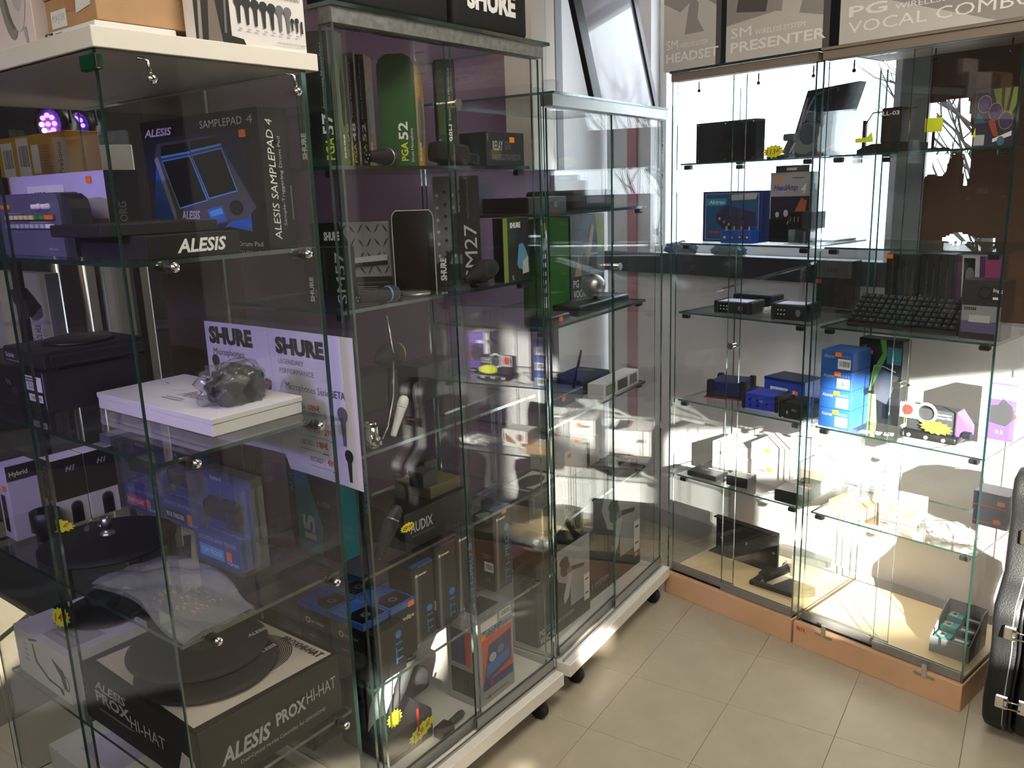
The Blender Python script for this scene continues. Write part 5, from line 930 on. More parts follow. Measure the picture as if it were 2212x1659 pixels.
r = cpx('headphone_amp_box', 'hanging box with pale header reading HeadAmp above a dark picture', 'box', Z, 1661, 1745, 512, 374, .05, mat('box_violet', (40, 34, 50), .5), {'front': [('r', 0, .66, 1, 1, mat('header_grey', (168, 164, 168), .5)), ('t', 'HeadAmp', .08, .72, .70, .83, PURPLE, .03, .3), ('t', '4', .78, .70, .92, .84, WHITE, .01, .3), ('l', .56, .90, .9, .94, 1, GREY), ('r', 0, 0, 1, .34, BLACK), ('p', [(.62, .42), (.9, .36), (.94, .6), (.8, .64)], mat('hand_orange', (170, 90, 50), .5)), ('c', .2, .4, .05, .04, LGREY), ('c', .42, .42, .06, .05, LGREY), ('t', 'ART', .45, .26, .7, .32, LGREY, .03)]}, v=.16, stick=(('front', .22, .9),))
w, d, h = DIM[r.name]; mb = MB(); mb.box(w * .12, w * .96, .0, .002, h, h + .022, mat('tab_grey', (84, 80, 88), .5)); mb.box(w * .4, w * .65, -.0008, .0, h + .006, h + .014, WHITE); mb.build('hang_tab', r)
t = cpx('preamp_unit', 'small black preamp on a clear plastic stand before the hanging box', 'preamp', Z + .052, 1702, 1762, 486, 458, .06, BLK, {'front': [('r', .08, .4, .10, .7, LGREY), ('r', .22, .4, .24, .7, LGREY), ('r', .36, .4, .38, .7, LGREY), ('r', .5, .0, 1, 1, DGREY)]}, v=.07)
w, d, h = DIM[t.name]; mb = MB(); mb.box(-.01, w + .01, -.012, .07, -.052, -.048, PLASTIC, .001); mb.box(.0, w, .0, .05, -.048, -.0008, PLASTIC, .004); mb.build('clear_stand', t); mb = MB(); mb.box(w * .3, w * .5, .01, .03, -.047, -.01, BLK, .004); mb.build('wall_plug', t)
carton('manual_pack', 'flat bagged manual lying under the clear stand', 'manual', FC, Z, FC.pv(1712, 530, .05)[0] - .10, .225, .15, .15, .006, mat('pale_blue_paper', (206, 214, 226), .4)) 
# ---- third shelf
Z = SCS[2]
def iface(label, xl, xr, yb, yt, d, rot=0, v=None):
    r = cpx('audio_interface', label, 'audio interface', Z, xl, xr, yb, yt, d, BLK, {'top': [('r', .1, .1, .9, .7, LILAC)], 'front': [('c', .72, .5, .07, .22, GREY)]}, rot=rot, v=v, bev=.006); w, d, h = DIM[r.name]
    for i in range(3):
        for j in range(2): mb = MB().at((w * (.16 + .09 * i), 0, h * (.38 + .26 * j)), (math.pi / 2, 0, 0)); mb.cyl(.0022, 0, .004, LGREY, 8); mb.build('knob', r)
    mb = MB(); mb.box(-.006, .012, -.003, d + .003, -.0, h + .003, MBLK, .004); mb.build('end_cheek', r); mb = MB(); mb.box(w - .012, w + .006, -.003, d + .003, .0, h + .003, MBLK, .004); mb.build('end_cheek', r); return r
iface('black knobbed interface standing under the tilted clear sleeve', 1545, 1620, 678, 650, .10, 6, .08); iface('black knobbed interface near the tall dark carton', 1668, 1745, 690, 656, .10, 8, .06)
carton('black_power_unit', 'black power unit lying behind the two interfaces', 'power unit', FC, Z, FC.pv(1582, 650, .22)[0], .22, .16, .09, .055, MBLK, bev=.008)
t = thing('clear_sleeve', 'long clear plastic sleeve tilted over the black interfaces', 'sleeve', FC, FC.pv(1548, 640, .16)[0], .16, Z + .062, 8); mb = MB().at((0, 0, .0), (0, -.30, 0)); mb.box(0, .36, 0, .06, 0, .012, PLASTIC, .003); mb.build('sleeve_body', t); mb = MB().at((.0, .01, .002), (0, -.30, 0)); mb.box(.02, .07, 0, .012, .003, .008, mat('brown_red_slip', (140, 60, 50), .5)); mb.build('slip', t)
mb = MB().at((.0, .0, .0)); mb.box(.30, .31, .02, .04, -.0612, .09, PLASTIC); mb.build('support', t)
lump('crumpled_sachet', 'crumpled bluish sachet between the two black interfaces', 'sachet', FC, FC.pv(1655, 665, .13)[0] + .01, .13, Z + .0006, .022, (1.2, 1, .8), LGREY, FILM, 3)
# ---- fourth shelf
Z = SCS[3]
NVB = mat('navy_blue_metal', (28, 40, 92), .35)
r = cpx('mic_preamp', 'dark blue preamp with black rubber bumpers on a red card', 'preamp', Z + .006, 1534, 1604, 862, 822, .12, NVB, {'front': [('c', .2, .5, .06, .15, BLACK)]}, v=.13, rot=16, bev=.004); w, d, h = DIM[r.name]
for x in (0, w):
    for y in (0, d): mb = MB().at((x, y, h / 2 - .001)); mb.box(-.012, .012, -.012, .012, -h / 2 - .002, h / 2 + .006, MBLK, .006); mb.build('rubber_bumper', r)
mb = MB(); mb.box(-.02, w + .02, -.02, d + .01, -.0055, -.0035, mat('dark_red_card', (130, 44, 50), .6)); mb.build('card', r)
cpx('blue_preamp_box', 'blue box with white bar-code label behind the bright blue preamp', 'box', Z, 1650, 1738, 850, 812, .12, RBLUE, {'front': [('b', .16, .1, .60, .62), ('r', .0, .88, 1, 1, NVB)], 'top': [('r', .05, .05, .95, .95, NVB)]}, v=.235, stick=(('front', .78, .5),), rot=-4)
r = cpx('mic_preamp', 'bright blue preamp with small black knobs', 'preamp', Z, 1608, 1674, 882, 848, .10, mat('vivid_blue', (36, 60, 190), .35), {'front': [('t', 'PRE', .5, .5, .6, .65, WHITE)]}, v=.07, bev=.003, rot=6); w, d, h = DIM[r.name]
for x, z in ((.2, .65), (.2, .3), (.45, .65), (.45, .3), (.75, .5)): mb = MB().at((w * x, 0, h * z), (math.pi / 2, 0, 0)); mb.cyl(.004, 0, .008, BLK, 10); mb.build('knob', r)
for x in (-.004, w + .004): mb = MB().at((x, d / 2, h / 2)); mb.box(-.007, .007, -d / 2 - .004, d / 2, -h / 2, h / 2 + .003, MBLK, .004); mb.build('end_cheek', r)
r = cpx('mic_preamp', 'black preamp with raised side cheeks at the shelf front', 'preamp', Z, 1690, 1740, 903, 868, .12, MBLK, {'front': [('t', 'PRO', .4, .5, .6, .65, LGREY), ('c', .2, .4, .04, .12, LGREY)]}, v=.045, bev=.003); w, d, h = DIM[r.name]; mb = MB(); mb.box(-.014, 0, -.006, .08, 0, h + .01, BLK, .004); mb.build('end_cheek', r)
# ---- fifth shelf
Z = SCS[4]
def wbox(label, xl, xr, yb, yt, d, v, stick=(), z=Z, rot=0, m=WCARD): return cpx('white_carton', label, 'box', z, xl, xr, yb, yt, d, m, {'front': [('l', .15, .5, .45, .75, 1, GREY)]}, v=v, rot=rot, stick=stick)
wbox('white carton with unlabelled front behind the two black boxes', 1538, 1614, 1022, 952, .16, .19)
a = wbox('white carton with an orange sticker, lower of its stack', 1622, 1702, 1030, 992, .17, .15, (('front', .5, .7),))
h_ = DIM[a.name][2]; wbox('white carton stacked on the stickered one', 1622, 1702, 992, 955, .17, .15, (('front', .45, .7),), Z + h_ + .0008)
carton('white_carton', 'white carton deep on the shelf beside the stack', 'box', FC, Z, .43, .20, .09, .15, .10, WCARD, {'front': [('r', 0, .4, 1, .75, mat('brown_band', (150, 130, 118), .6))]})
for lab, xl, xr, yb, yt, d, v, rot, tx in (('black box lettered along its lid edge, at the shelf left', 1484, 1546, 1048, 1016, .085, .045, 4, 'CB1 2'), ('smaller black box right of the lettered one', 1568, 1614, 1056, 1026, .07, .055, 6, 'DI'), ('black box lying before the white stack', 1672, 1732, 1092, 1056, .09, .035, 4, '')):
    cpx('black_accessory_box', lab, 'box', Z, xl, xr, yb, yt, d, BLACK, {'top': [('r', .03, .03, .97, .97, mat('soft_black', (36, 36, 38), .4)), ('r', .4, .78, .95, .86, LGREY)] + ([('t', tx, .3, .5, .7, .62, GREY, .02)] if tx else [])}, v=v, rot=rot, group='black accessory boxes')
carton('black_accessory_box', 'black box standing upright behind the front black box', 'box', FC, Z, .455, .14, .06, .05, .05, BLACK, group='black accessory boxes')
# ---- floor of the corner cabinet
Z = .094
r = cpx('rack_plate', 'black steel rack plate with round screw holes standing upright', 'rack plate', Z, 1546, 1680, 1190, 1112, .012, MBLK, {'front': [('r', 0, .44, 1, .46, DGREY), ('r', .0, .82, 1, .84, DGREY), ('c', .07, .93, .02, .03, LGREY), ('c', .92, .93, .02, .03, LGREY), ('c', .1, .36, .025, .04, KRAFT), ('c', .94, .4, .02, .03, LGREY), ('c', .06, .06, .025, .03, GREY), ('r', .5, .38, .52, .46, LGREY)]}, v=.285)
w, d, h = DIM[r.name]; mb = MB(); mb.box(0, w, -.05, 0, 0, .003, MBLK); mb.box(0, w, -.02, 0, h - .003, h, MBLK); mb.build('flange', r)
t = thing('wall_bracket', 'black tubular wall bracket lying on the pale cabinet floor', 'bracket', FC, FC.px(1618, 1262, Z)[0], FC.px(1618, 1262, Z)[1], Z + .0004, 4); t.scale = (.66, .66, .8)
mb = MB(); mb.box(0, .26, .0, .03, 0, .022, MBLK, .003); mb.build('rail', t); mb = MB(); mb.box(.0, .03, .03, .20, 0, .02, MBLK, .003); mb.box(.01, .02, .03, .2, .02, .026, DGREY); mb.build('arm', t)
mb = MB(); mb.at((.06, .05, .028), (0, math.radians(72), math.radians(48))); mb.lathe([(.022, 0), (.022, .15), (.018, .15), (.018, .02)], BLK, 20); mb.build('tube', t); mb = MB(); mb.prism([(.12, .03), (.30, .03), (.34, .10), (.31, .16), (.16, .17)], .0, .018, MBLK, 'xy'); mb.build('plate', t)
mb = MB(); mb.box(.0, .07, .10, .22, .022, .03, BLK, .003); mb.tube([(.10, .16, .03), (.11, .18, .075), (.13, .19, .095)], .005, LGREY, 8); mb.build('lever', t); mb = MB(); vs, fs = text_mesh('K&M', .02); mb.add([(.004 + .02 * (1 - b), .13 + .04 * a, .0265) for a, b in vs], fs, WHITE); mb.build('lettering', t)
t = thing('plastic_cover', 'smoked grey plastic cover beside the black bracket', 'cover', FC, FC.px(1700, 1272, Z)[0] + .07, .10, Z + .0004, 20); mb = MB(); mb.prism([(0, 0), (.16, 0), (.20, .08), (.24, .085), (.24, .10), (.18, .11), (.10, .12), (.0, .12)], 0, .10, clear('smoked_plastic', (.5, .5, .46), 1.45, .3, .35, (.3, .3, .26))); mb.build('shell', t); t.location = FC.pt(.375, .262, Z + .0004); t.scale = (.58, .58, .7)
carton('red_card', 'small red card lying behind the black bracket', 'card', FC, Z, .315, .31, .04, .04, .002, mat('card_red', (190, 80, 76), .6), rot=20)
# ================================================================ second beech cabinet
Z = SCS[0]
t = thing('amp_modeller', 'black table unit with a scripted header and yellow tags on the top shelf', 'device', FC, FC.pv(1850, 332, .10)[0], .10, Z + .0004); mb = MB(); mb.prism([(0, 0), (.16, 0), (.16, .028), (.045, .028), (.018, .02), (0, .012)], 0, .12, BLK); mb.build('base', t); mb = MB(); mb.box(.055, .115, .03, .09, .028, .13, BLK, .004); mb.build('post', t); printed(t, (.06, .06, .10), 'front', [('t', 'LL-03', .08, .80, .9, .92, WHITE, .02)]).location = (.055, .03, .028)
mb = MB(); mb.prism([(-.005, .034), (.05, .034), (.045, .062), (.03, .048), (-.005, .046)], -.003, -.001, YELLOW); mb.build('price_tag', t); mb = MB(); mb.box(-.01, .0, .05, .06, .0, .10, BLK); mb.tube([(.0, .05, .09), (.02, .05, .12), (.15, .05, .125)], .002, BLK, 6); mb.build('wire_frame', t)
t = thing('clip_lamp', 'thin black stand with a lime yellow square tag', 'stand', FC, FC.pv(2010, 332, .10)[0], .10, Z + .0004); mb = MB(); mb.box(-.02, .04, -.01, .03, 0, .006, BLK, .001); mb.box(.0, .006, 0, .006, .006, .055, BLK); mb.build('stem', t); mb = MB(); mb.box(-.02, .028, -.004, -.002, .05, .088, YELLOW, .001); mb.build('price_tag', t)
cartonpx('disco_light_box', 'dark box printed with three purple lenses and coloured light beams', 'box', FC, Z, 2098, 2186, 330, 195, .10, mat('aubergine', (50, 40, 60), .45), {'front': [('p', [(.42, .98), (.62, .98), (.66, .45)], OLIVE), ('p', [(.70, .98), (.84, .98), (.72, .4)], OLIVE), ('p', [(.9, .98), (1, .98), (1, .7), (.8, .35)], YG), ('p', [(.0, .42), (.3, .42), (.1, .62)], mat('beam_teal', (60, 90, 110), .5)), ('p', [(.35, .45), (.5, .2), (.65, .15), (.5, .5)], mat('beam_rust', (150, 70, 46), .5)), ('o', .24, .74, .17, .15, .06, GOLD), ('c', .24, .74, .155, .135, mat('lens_purple', (64, 52, 96), .35)), ('o', .52, .60, .17, .15, .06, GOLD), ('c', .52, .60, .155, .135, MATS['lens_purple']), ('o', .78, .44, .17, .15, .06, GOLD), ('c', .78, .44, .155, .135, MATS['lens_purple']), ('r', .0, .0, .35, .30, DGREY), ('r', .04, .04, .30, .22, LGREY), ('p', [(.5, .14), (.95, .26), (.95, .18), (.5, .08)], WHITE), ('c', .7, .10, .09, .08, mat('lens_teal', (70, 110, 130), .4)), ('p', [(.0, .2), (.06, .36), (.08, .18)], YELLOW)]}, v=.10)
# ---- third shelf of the second cabinet
Z = SCS[2]
cpx('dark_roland_carton', 'tall dark carton with grey top band and orange sticker', 'box', Z, 1760, 1834, 690, 562, .07, mat('charcoal_blue', (34, 36, 44), .5), {'front': [('r', 0, .68, 1, 1, mat('band_grey', (126, 126, 132), .5)), ('r', .12, .70, .9, .98, GREY), ('t', 'Roland', .3, .78, .6, .88, DGREY, .02), ('l', .5, .1, .95, .6, 6, DGREY), ('r', 0, 0, .6, .12, GREY)]}, v=.30, stick=(('front', .06, .60),))
for k, (xl, xr, lab) in enumerate(((1905, 1976, 'tall black box with rows of pale upright print behind the keyboard'), (1978, 2050, 'tall black box right of the printed one behind the keyboard'))):
    cpx('tall_black_box', lab, 'box', Z, xl, xr, 715, 548, .06, BLACK, {'front': [('v', 'Technical Specifications', .18 + .2 * i, .3, .24 + .2 * i, .9 - .1 * (i % 2), GREY) for i in range(4)]}, v=.26, stick=(('front', .1, .96),) if k == 0 else ())
t = thing('keyboard', 'black computer keyboard propped up to face forward', 'keyboard', FC, FC.pv(1828, 708, .075)[0], .075, Z + .0004, 0); kw = FC.pv(2068, 740, .075)[0] - FC.pv(1828, 708, .075)[0]; tl = math.radians(-38)
KM = Matrix.Rotation(math.radians(38), 4, 'X'); mb = MB(); mb.M = KM; mb.box(0, kw, 0, .135, 0, .016, MBLK, .003); mb.build('case', t)
ck = bpy.data.meshes.new('key'); kb = MB(); kb.box(0, kw / 17.2, 0, .0185, 0, .006, BLK, .0015); vs, fs = text_mesh('A', .0); kb.add([(.004 + .005 * a, .008 + .006 * b, .0062) for a, b in vs], fs, LGREY); k0 = None
for j in range(6):
    for i in range(15):
        if k0 is None: o = kb.build('key', t); k0 = o
        else: o = k0.copy(); COL.objects.link(o); o.parent = t
        p = KM @ Vector((.006 + i * (kw - .01) / 15, .008 + j * .0205, .0165)); o.location = p; o.rotation_euler = (math.radians(38), 0, 0)
mb = MB(); mb.box(.02, kw - .02, .10, .108, 0, .06, MBLK); mb.build('prop', t)
r = cpx('tabletop_synth', 'grey-black tabletop box with a round dial and a pale lower panel', 'device', Z, 2068, 2160, 742, 604, .08, mat('grape_black', (46, 42, 46), .5), {'front': [('c', .55, .80, .16, .11, BLACK), ('c', .55, .80, .12, .08, DGREY), ('r', .04, .12, .96, .58, mat('panel_grey', (140, 138, 142), .45)), ('r', .04, .12, .96, .32, mat('panel_violet', (96, 84, 120), .5)), ('r', .22, .30, .72, .42, LGREY), ('t', 'Ingg', .74, .80, .96, .88, WHITE, .02), ('l', .74, .68, .94, .76, 1, WHITE)] + [('r', .10 + .05 * k, .50, .13 + .05 * k, .55, BLACK) for k in range(6)]}, v=.065)
cpx('purple_picture_box', 'purple box with a framed picture behind the dial device', 'box', Z, 2056, 2150, 720, 552, .05, mat('plum', (78, 50, 84), .5), {'front': [('p', [(.14, .45), (.55, .45), (.5, 1), (.1, 1)], LGREY), ('p', [(.18, .48), (.44, .48), (.40, .97), (.14, .97)], BLACK), ('p', [(.68, .5), (1, .5), (1, 1), (.62, 1)], mat('magenta', (150, 60, 110), .5)), ('c', .3, .75, .1, .1, GREY)]}, v=.20)
# ---- fourth shelf
Z = SCS[3]
prev = Z; ALC = mat('alctron_blue', (40, 90, 170), .45)
for k in range(4):
    carton('blue_preamp_box', ['blue preamp box with bar code, bottom of the four-high stack', 'blue preamp box with bar code, second from the stack bottom', 'blue preamp box with bar code, third from the stack bottom', 'blue preamp box with bar code, top of the four-high stack'][k], 'box', FC, prev, .568, .045, .105, .12, .062, ALC, {'front': [('b', .54, .1, .94, .62), ('t', 'Alctron', .10, .62, .44, .8, LGREY, .01), ('t', 'U U K 2', .64, .70, .92, .82, LGREY)], 'left': [('t', 'Alctron', .3, .4, .7, .6, LGREY)]}, stick=(('front', .55, .84),), group='stacked blue boxes'); prev += .0628
r = cpx('lanyard_box', 'tall black box hung with a green lanyard and clear badge', 'box', Z, 1846, 1940, 906, 728, .06, BLACK, {'front': [('v', 'GENERIC', .10, .74, .18, .92, LGREY, .02), ('p', [(.48, 1), (.62, 1), (.66, .82), (.56, .84)], mat('lime_ribbon', (90, 170, 60), .5)), ('p', [(.56, .84), (.66, .82), (.30, .34), (.10, .36)], MATS['lime_ribbon']), ('p', [(.30, .34), (.46, .34), (.52, 0), (.30, 0)], mat('pale_ribbon', (170, 220, 120), .5)), ('r', .66, .72, .98, .92, GREY), ('r', .68, .74, .96, .90, TEAL)]}, v=.19, stick=(('front', .26, .84),))
w, d, h = DIM[r.name]; mb = MB().at((w * .62, -.006, h * .46), (0, .35, 0)); mb.box(-.035, .035, -.002, .0, -.05, .05, PLASTIC, .001); mb.tube([(-.035, -.002, -.02), (-.05, -.002, .05), (-.02, -.002, .06), (.02, -.002, .06)], .002, LGREY, 6); mb.build('badge_holder', r)
t = thing('effect_pedal', 'grey and black stage unit with ring handle, yellow tag and red price disc', 'effect unit', FC, *FC.px(1940, 950, Z), Z + .0004, 2); t.location = FC.pt(FC.pv(1940, 950, .09)[0], .09, Z + .0004); pw = .165
mb = MB(); mb.box(0, pw, 0, .09, 0, .022, BLK, .006); mb.build('tray', t)
for k in range(3): mb = MB().at((.03 + .05 * k, 0, .011), (math.pi / 2, 0, 0)); mb.cyl(.0055, -.001, .002, WHITE, 14); mb.build('foot_button', t)
mb = MB(); mb.box(.012, pw - .012, .02, .085, .022, .095, DGREY, .006); mb.prism([(pw - .012, .022), (pw + .02, .022), (pw + .02, .05), (pw - .012, .095)], .03, .085, PURPLE); mb.build('housing', t)
mb = MB().at((.07, .016, .082), (math.pi / 2, 0, 0)); ring = [(.028 * math.cos(a), .028 * math.sin(a), 0) for a in [i * math.pi / 12 for i in range(25)]]; mb.tube(ring, .0045, WHITE, 8); mb.build('ring_handle', t)
mb = MB(); mb.box(-.006, .05, .010, .012, .06, .108, LGREY, .001); mb.at((.018, .0095, .086), (math.pi / 2, 0, 0)); mb.cyl(.016, -.001, .001, RED, 20); mb.build('price_disc', t); startag(t, (.105, .004, .045), .095, .042, (0, .05, 0), '')
printed(t, (pw, .02, .1), 'front', [('t', 'monitor', .60, .80, .86, .86, WHITE, .02), ('t', 'fxmon 00d', .60, .70, .86, .77, WHITE, .02)]).location = (0, .0195, 0)
mb = MB().at((pw + .01, .03, .03), (0, math.pi / 2, 0)); mb.cyl(.012, 0, .02, BLK, 12); mb.build('side_knob', t)
cpx('headphone_pack', 'white and purple box picturing dark headphones', 'box', Z, 2112, 2190, 935, 822, .10, WCARD, {'front': [('r', .25, 0, 1, 1, PURPLE), ('r', .25, .72, 1, .98, mat('violet_light', (136, 106, 200), .5)), ('p', [(.30, .30), (.75, .26), (.98, .42), (.90, .62), (.62, .74), (.5, .62), (.30, .60)], DGREY), ('c', 1.0, .45, .04, .04, RED), ('t', 'S 2', .5, .12, .7, .18, WHITE, .02), ('r', .3, .72, .6, .8, WHITE)]}, v=.24)
for k in range(3):
    carton('coin_card', ['small card with coloured dots at the front of the shelf', 'small bright card with teal and red dots on the shelf', 'small pale card right of the other two cards'][k], 'card', FC, Z, .70 + .036 * k, .05 + .01 * k, .028, .03, .0015, WHITE, {'top': [('c', .3, .5, .12, .2, [TEAL, RED, PURPLE][k]), ('c', .6, .5, .12, .2, [ORANGE, TEAL, GREEN][k])]}, rot=10 * k, group='small cards')
# ---- fifth shelf
Z = SCS[4]
cpx('kraft_carton', 'small kraft carton with a white address label on top', 'box', Z, 1788, 1864, 1115, 1078, .09, KRAFT, {'top': [('r', .2, .1, .75, .95, mat('label_paper', (226, 220, 205), .6)), ('l', .3, .3, .65, .7, 3, GREY)]}, v=.07, rot=-6)
cpx('printed_carton', 'white carton printed with brown figures next to the kraft carton', 'box', Z, 1898, 1982, 1118, 1072, .09, WCARD, {'front': [('c', .3, .6, .12, .22, mat('sepia', (150, 110, 84), .6)), ('p', [(.45, .2), (.9, .3), (.95, .8), (.7, .6)], MATS['sepia']), ('r', .05, .1, .25, .3, MATS['sepia'])]}, v=.12, rot=4)
lump('white_bag', 'crumpled white plastic bag of parts at the shelf front', 'plastic bag', FC, .975, .12, Z + .0012, .050, (1.6, 1.0, .55), WCARD, FILM, 6)
a = cpx('blue_string_box', 'dark blue box with orange sticker, lower of two', 'box', Z, 2098, 2176, 1140, 1098, .09, mat('indigo', (44, 42, 90), .5), {'front': [('r', 0, .25, 1, .32, RED)]}, v=.28, stick=(('front', .7, .45),), group='blue string boxes'); h_ = DIM[a.name][2]
cpx('blue_string_box', 'dark blue box with orange sticker stacked on another', 'box', Z + h_ + .0006, 2100, 2178, 1098, 1058, .09, mat('indigo'), {'front': [('r', 0, .25, 1, .32, RED)]}, v=.28, stick=(('front', .8, .55),), group='blue string boxes')
# ---- floor: counter display tray
Z = .094
t = thing('display_tray', 'grey cardboard counter tray filled with small packs', 'display tray', FC, FC.px(2012, 1400, Z)[0], FC.px(2012, 1400, Z)[1] - .02, Z + .0004, 2); tw, td = .115, .15; GC = mat('grey_board', (132, 132, 134), .6)
mb = MB(); mb.box(0, tw, 0, td, 0, .003, GC); mb.box(0, tw, 0, .003, .003, .055, GC); mb.box(0, tw, td - .003, td, .003, .125, GC)
mb.prism([(.003, .003), (td - .003, .003), (td - .003, .125), (td * .75, .12), (td * .3, .075), (.003, .055)], 0, .003, GC, 'yz'); mb.prism([(.003, .003), (td - .003, .003), (td - .003, .125), (td * .75, .12), (td * .3, .075), (.003, .055)], tw - .003, tw, GC, 'yz'); mb.build('tray_board', t)
tloc = t.location.copy()
for k in range(6):
    i, j = k % 2, k // 2
    ux, vx = FC.uv(tloc)
    carton('string_pack', ['teal pack with a small picture at the tray front', 'dark pack at the tray front beside the teal one', 'teal pack with a small picture in the tray middle', 'dark pack in the tray middle', 'teal pack with a small picture at the tray back', 'pale dark-edged pack at the tray back'][k], 'pack', FC, Z + .0036 + .0004, ux + .008 + .053 * i, vx + .008 + .046 * j, .046, .040, .052 + .016 * j, TEAL if i == 0 else DGREY, {'top': [('r', .1, .1, .6, .9, mat('sand', (200, 170, 130), .6)), ('c', .4, .5, .15, .2, DBLUE)] if i == 0 else [('r', .1, .2, .9, .5, LGREY)]}, rot=2, group='packs in the tray')
# ================================================================ guitar case
def gcase():
    p = atz(2118, 1470, .1) * .95; a = math.radians(48); X = Vector((math.cos(a), math.sin(a), 0)); Y = Vector((-X.y, X.x, 0)); p = p + X * .178 - Y * .082; t = empty('guitar_case', (p.x, p.y, 0), a, 'black guitar hard case with chrome latches and pale stitching standing on end', 'guitar case')
    LEA = mat('black_leatherette', (15, 15, 16), .5, bump=.5, bscale=260); out = []
    prof = [(-.15, 0), (.15, 0), (.185, .05), (.195, .14), (.185, .22), (.165, .30), (.155, .36), (.165, .44), (.178, .50), (.170, .56), (.11, .62), (.075, .66), (.07, .9), (.085, .98), (.07, 1.06), (0, 1.08), (-.07, 1.06), (-.085, .98), (-.07, .9), (-.075, .66), (-.11, .62), (-.170, .56), (-.178, .50), (-.165, .44), (-.155, .36), (-.165, .30), (-.185, .22), (-.195, .14), (-.185, .05)]
    prof = [(x * .9, z * .68 + .02) for x, z in prof]
    for nm, y0, y1 in (('shell', -.075, -.004), ('lid', .004, .075)):
        bm = bmesh.new(); vs = [bm.verts.new((x, y0, z)) for x, z in prof]; f = bm.faces.new(vs); e = bmesh.ops.extrude_face_region(bm, geom=[f]); bmesh.ops.translate(bm, vec=(0, y1 - y0, 0), verts=[v for v in e['geom'] if isinstance(v, bmesh.types.BMVert)])
        bmesh.ops.recalc_face_normals(bm, faces=bm.faces[:]); bmesh.ops.bevel(bm, geom=[ed for ed in bm.edges if abs(ed.verts[0].co.y - ed.verts[1].co.y) < 1e-6], offset=.018 , segments=4, affect='EDGES', profile=.6); mb = MB(); mb.bm(bm, LEA, True); mb.build(nm, t)
    mb = MB(); mb.tube([(x * 1.004, .003, z) for x, z in prof + prof[:1]], .004, BLK, 6); mb.build('valance', t)
    mb = MB(); mb.tube([(x * 1.002, .022, z) for x, z in prof + prof[:1]], .0016, LGREY, 5); mb.build('stitching', t)
    for z in (.13, .33, .575):
        for sx in (-1,):
            x = {.13: -.1755, .33: -.158, .575: -.068}[z]; b = MB(); b.box(x - .007, x + .002, -.045, -.012, z - .022, z + .022, CHROME, .003); b.box(x - .009, x + .002, .010, .042, z - .020, z + .020, CHROME, .003); b.tube([(x - .009, -.02, z - .01), (x - .012, .02, z - .01), (x - .012, .02, z + .01), (x - .009, -.02, z + .01)], .0028, CHROME, 6); b.build('latch', t)
    for x in (-.10, .10): b = MB().at((x, -.035, 0)); b.lathe([(.010, 0), (.012, .008), (.008, .022)], CHROME, 12); b.build('foot', t)
    for x in (-.10, .10): b = MB().at((x, .035, 0)); b.lathe([(.010, 0), (.012, .008), (.008, .022)], CHROME, 12); b.build('foot', t)
gcase()
# ================================================================ background of the shop
LED = mat('led_blue', (90, 60, 255), .4, emit=14); LEDP = mat('led_pink', (235, 130, 255), .4, emit=20)
for k, (x, y) in enumerate(((105, 268), (168, 272))):
    d = ray(x, y); p = CAM + d * (3.3 + .5 * k); t = empty('stage_light', p, math.radians(-20), ['round stage light with glowing blue and pink diodes', 'round stage light glowing deep blue next to the pink one'][k], 'stage light')
    mb = MB().at((0, 0, 0), (math.pi / 2, 0, 0)); mb.lathe([(.03, -.10), (.055, -.06), (.06, 0), (.05, .0), (.045, -.02)], BLK, 20); mb.build('housing', t)
    for i in range(9 if k == 0 else 6): a = i * .785; rr_ = 0 if i == 8 else .028; mb = MB(); mb.sphere((rr_ * math.cos(a), -.002, rr_ * math.sin(a)), .0085, LEDP if (i in (4, 5) and k == 0) or (k == 1 and i == 3) else LED, 8); mb.build('diode', t)
    mb = MB(); mb.tube([(-.065, .03, 0), (-.065, .03, .12), (.065, .03, .12), (.065, .03, 0)], .005, BLK, 6); mb.tube([(0, .03, .12), (0, .03, 2.75 - p.z)], .012, BLK, 8); mb.build('yoke', t)
# unseen purple par lamp added to tint the tower, on a stand behind the viewer's left
lp = Vector((-1.75, .10, 1.95)); t = empty('stage_light', (lp.x, lp.y, .003), 0, 'purple spot lamp on a black tripod stand, added to tint the tower lilac', 'stage light'); tgt = FB.pt(-.98, .45, 1.2); dr = (tgt - lp).normalized()
mb = MB(); mb.tube([(0, 0, .02), (0, 0, 1.88)], .015, BLK); 
for a in range(3): mb.tube([(0, 0, .5), (.4 * math.cos(a * 2.1), .4 * math.sin(a * 2.1), .01)], .01, BLK)
mb.build('tripod', t); mb = MB(); q = dr.to_track_quat('Z', 'Y').to_matrix().to_4x4(); mb.M = Matrix.Translation((0, 0, 1.95)) @ q; mb.lathe([(.04, -.16), (.075, -.1), (.08, 0), (.07, 0), (.065, -.03), (0, -.03)], BLK, 24); mb.build('housing', t); mb = MB(); mb.M = Matrix.Translation((0, 0, 1.95)) @ q; mb.lathe([(.062, -.029), (.062, -.022), (0, -.022)], mat('lens_glow', (140, 110, 255), .3, emit=6), 24); mb.build('lens', t)
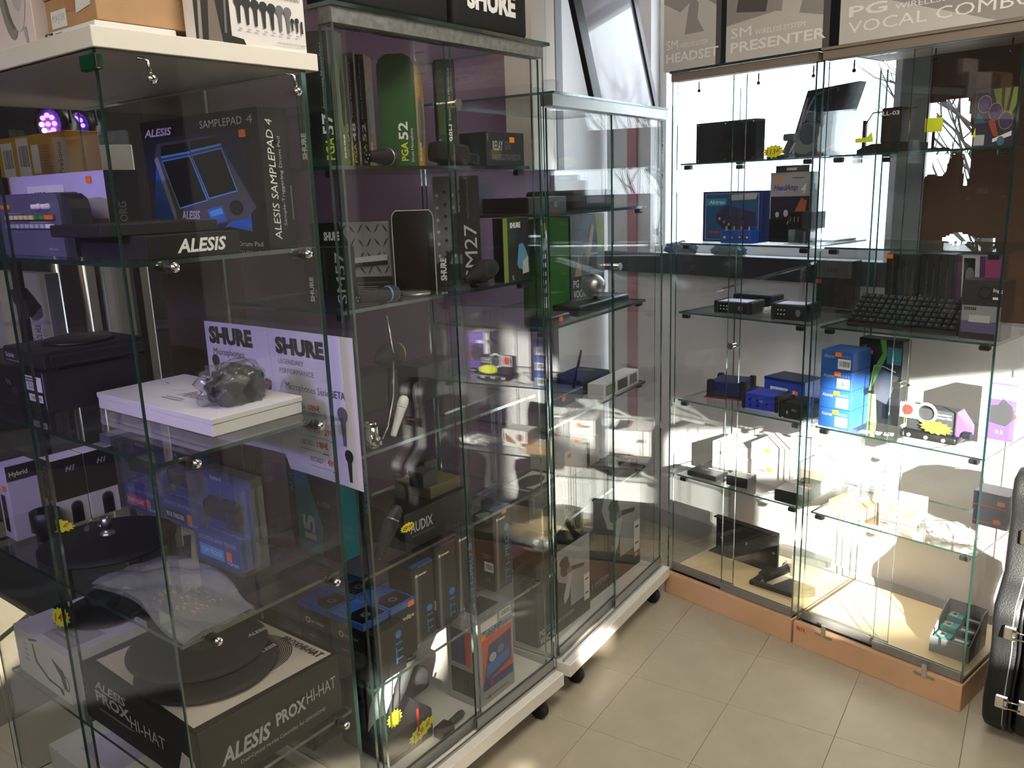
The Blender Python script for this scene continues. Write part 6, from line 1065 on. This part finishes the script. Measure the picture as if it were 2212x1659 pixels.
L = bpy.data.lights.new('added_purple_spot', 'SPOT'); L.energy = 60; L.color = (.42, .30, 1.0); L.spot_size = math.radians(34); L.spot_blend = .5; L.shadow_soft_size = .06; o = bpy.data.objects.new('added_purple_spot', L); COL.objects.link(o); o.parent = t; o.location = (dr.x * .01, dr.y * .01, 1.95 + dr.z * .01); o.rotation_euler = dr.to_track_quat('-Z', 'Y').to_euler()
# poles and panels of the shop floor seen through the tower
for k, (x, y0, dist, r_, m, lab) in enumerate(((178, 600, 3.3, .014, STEEL, 'slim chrome stand pole beside the grey notice board'), (120, 600, 3.5, .016, STEEL, 'slim chrome stand pole far behind the hub box'), (215, 600, 3.1, .012, BLK, 'thin black stand pole before the grey notice board'))):
    d = ray(x, y0); p = CAM + d * dist; t = empty('stand_pole', (p.x, p.y, 0), 0, lab, 'stand'); mb = MB(); mb.tube([(0, 0, .02), (0, 0, 1.55)], r_, m); mb.build('pole', t); mb = MB(); mb.lathe([(.035, 0), (.035, .012), (.02, .02), (0, .02)], BLK, 16); mb.build('base', t)
d = ray(262, 660); p = CAM + d * 3.9; t = empty('grey_notice_board', (p.x, p.y, 0), math.radians(20), 'tall grey notice board standing in the shop behind the tower', 'notice board'); mb = MB(); mb.box(-.12, .12, 0, .03, 0, 1.78, mat('panel_silver', (150, 148, 142), .35, .3), .003); mb.build('board', t); mb = MB(); mb.box(-.15, .15, -.1, .13, 0, .02, BLK); mb.build('foot', t)
for k in range(3):
    d = ray(-60 + 190 * k, 300); p = CAM + d * 4.75; t = empty('shelf_rack', (p.x, p.y, 0), math.radians(25), ['black shop rack far behind the tower with plain uprights', 'black shop rack beside the stage lights', 'black shop rack nearest the grey notice board'][k], 'rack')
    for x in (-.18, .15): mb = MB(); mb.box(x, x + .03, 0, .03, 0, 1.9, BLK); mb.build('upright', t)
    for z in (.4, .9, 1.35): mb = MB(); mb.box(-.18, .18, -.0, .2, z, z + .02, DGREY); mb.build('shelf_board', t)
# odds and ends on the window sill
for k in range(2):
    lump('folded_cloth', ['grey-blue crumpled cloth on the dark window sill', 'second grey-blue cloth bundle on the dark window sill'][k], 'cloth', FC, [-.10, -.33][k], WV - .0, 1.262, .05, (1.5, .5, .6), mat('slate_cloth', (96, 108, 132), .8), mat('slate_cloth'), 20 + k)
